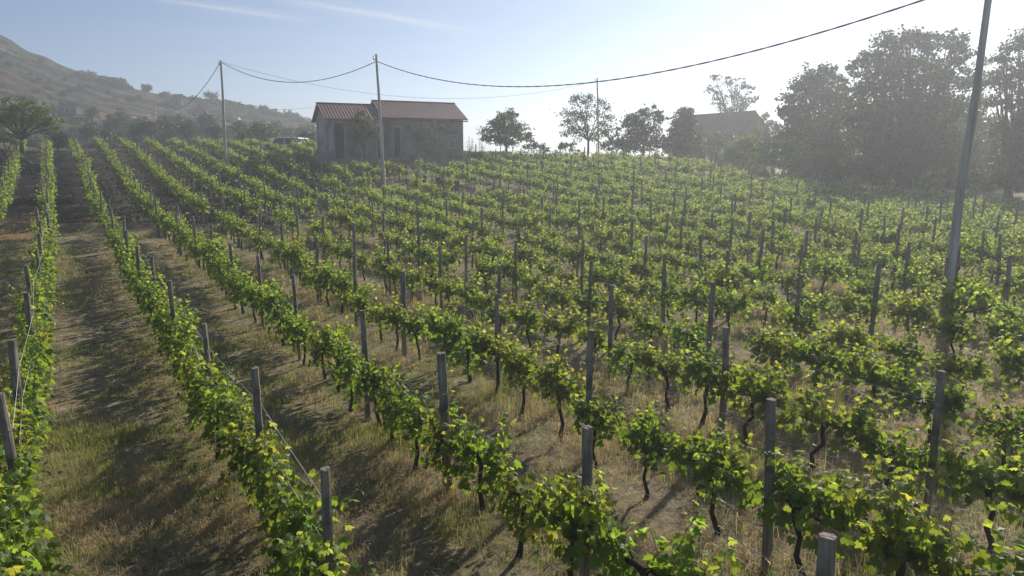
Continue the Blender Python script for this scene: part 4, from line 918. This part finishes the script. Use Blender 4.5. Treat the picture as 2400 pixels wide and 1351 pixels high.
# ------------------------------------------------------------------ grass and straw
def blades(n, y0, y1, hmin, hmax, w, powr=1.0, full=True, px0=-120, px1=2520):
    nt_ = n // 9; y = y0 + (y1 - y0) * rng.random(nt_) ** powr; px = rng.uniform(px0, px1, nt_); x = (px - 1200) / F * (y * .99 + .5)
    patch = vn(x, y, 1.7) * .5 + vn(x, y, .7) * .3 + vn(x, y, 5) * .2
    keep = rng.random(nt_) < np.clip((patch - .22) * 2.3, .10, 1)
    keep &= ~((x < -10) & (y > 36.3) & (y < 80) & (rng.random(nt_) > .06))
    keep &= np.array([yy < np.interp(p_, END_PX, END_D) for p_, yy in zip(px, y)])
    x, y, patch = x[keep], y[keep], patch[keep]
    x = x + 0; gfac = np.clip((vn(x + 40, y, 1.3) * .6 + vn(x, y + 30, .5) * .4 - .47) * 7 + np.clip((-x + 2) * .12, -.2, .75), 0, 1)
    K = 9; x = np.repeat(x, K) + rng.normal(0, .045, len(x) * K); y = np.repeat(y, K) + rng.normal(0, .045, len(y) * K); gf = np.repeat(gfac, K); pt = np.repeat(patch, K)
    m = len(x); z = zg(x, y); a = rng.uniform(0, 2 * np.pi, m); h = rng.uniform(hmin, hmax, m) * (.6 + .8 * pt); lean = rng.uniform(.15, 1.1, m) * np.where(gf > .5, .6, 1.3)
    d = np.stack([np.cos(a), np.sin(a), np.zeros(m)], 1); sd = np.stack([-np.sin(a), np.cos(a), np.zeros(m)], 1) * (w * rng.uniform(.6, 1.3, m))[:, None]
    B = np.stack([x, y, z], 1); up = np.array([0, 0, 1.0])
    M1 = B + d * (h * lean * .3)[:, None] + up * (h * .6)[:, None]; E1 = B + d * (h * lean)[:, None] + up * (h * np.clip(1.1 - lean * .45, .25, 1))[:, None]
    green = np.array([.18, .24, .07]); gy = np.array([.40, .40, .15]); straw = np.array([.56, .48, .31]); brown = np.array([.36, .275, .175])
    r1 = rng.random((m, 1)); isg = rng.random(m) < gf * .85 + .08
    c = np.where(isg[:, None], green + (gy - green) * r1, brown + (straw - brown) * r1) * rng.uniform(.8, 1.15, (m, 1))
    V = np.stack([B - sd, B + sd, M1 + sd * .7, M1 - sd * .7, E1], 1).reshape(-1, 3); i0 = np.arange(m)[:, None] * 5
    return V, np.concatenate([i0 + np.array([[0, 1, 2]]), i0 + np.array([[0, 2, 3]]), i0 + np.array([[3, 2, 4]])]), np.repeat(c, 5, 0)
mb = MB()
for args in ((150000, 4.5, 11, .05, .15, .0032, .7), (160000, 10, 22, .05, .15, .0055, .9), (110000, 21, 40, .06, .17, .011), (30000, 38, 62, .08, .22, .018)):
    V, f, c = blades(*args); mb.add(V, f, 0, c)
tag(mb.build("grass", M_grass), "patchy green and dry grass covering the alleys between the rows", "grass", kind='stuff')
# tall dry oat grass standing between the rows on the right
mb = MB()
for args in ((16000, 4.5, 16, .22, .42, .0028, .9, True, 900, 2500), (16000, 15, 30, .22, .42, .006, 1, True, 600, 2500)):
    V, f, c = blades(*args); mb.add(V, f, 0, np.clip(c * np.array([1.15, 1.0, .95]) + .03, 0, .5))
tag(mb.build("dry_grass", M_grass), "taller pale dry grass standing under the vines on the right", "grass", kind='stuff')
# straw litter
def straw(n, y0, y1, l0, l1, w):
    y = y0 + (y1 - y0) * rng.random(n) ** .8; px = rng.uniform(-100, 2500, n); x = (px - 1200) / F * (y + .5)
    k = (vn(x + 9, y, 1.1) > .42); x, y = x[k], y[k]; m = len(x); a = rng.uniform(0, 2 * np.pi, m); l_ = rng.uniform(l0, l1, m) * .5
    d = np.stack([np.cos(a), np.sin(a), rng.normal(0, .14, m)], 1) * l_[:, None]; s = np.stack([-np.sin(a), np.cos(a), np.zeros(m)], 1) * w; c0_ = np.stack([x, y, zg(x, y) + rng.uniform(.03, .085, m)], 1)
    V = np.stack([c0_ - d - s, c0_ + d - s, c0_ + d + s, c0_ - d + s], 1).reshape(-1, 3)
    return V, np.arange(m * 4).reshape(-1, 4), np.repeat(np.array([.36, .29, .19]) * rng.uniform(.45, 1.1, (m, 1)), 4, 0)
mb = MB()
for args in ((26000, 4.5, 12, .06, .28, .0022), (22000, 12, 28, .1, .35, .005)):
    V, f, c = straw(*args); mb.add(V, f, 0, c)
tag(mb.build("straw_litter", M_grass), "pale cut straw and dry stalks scattered over the soil", "straw", kind='stuff')

# parts built in world coordinates keep their place under their empties
bpy.context.view_layer.update()
for o in list(bpy.data.objects):
    if o.type == 'EMPTY' and o.name.split('.')[0] in ("farm_house", "tiled_farmhouse", "hillside_house"):
        for ch in o.children: ch.matrix_parent_inverse = o.matrix_world.inverted()
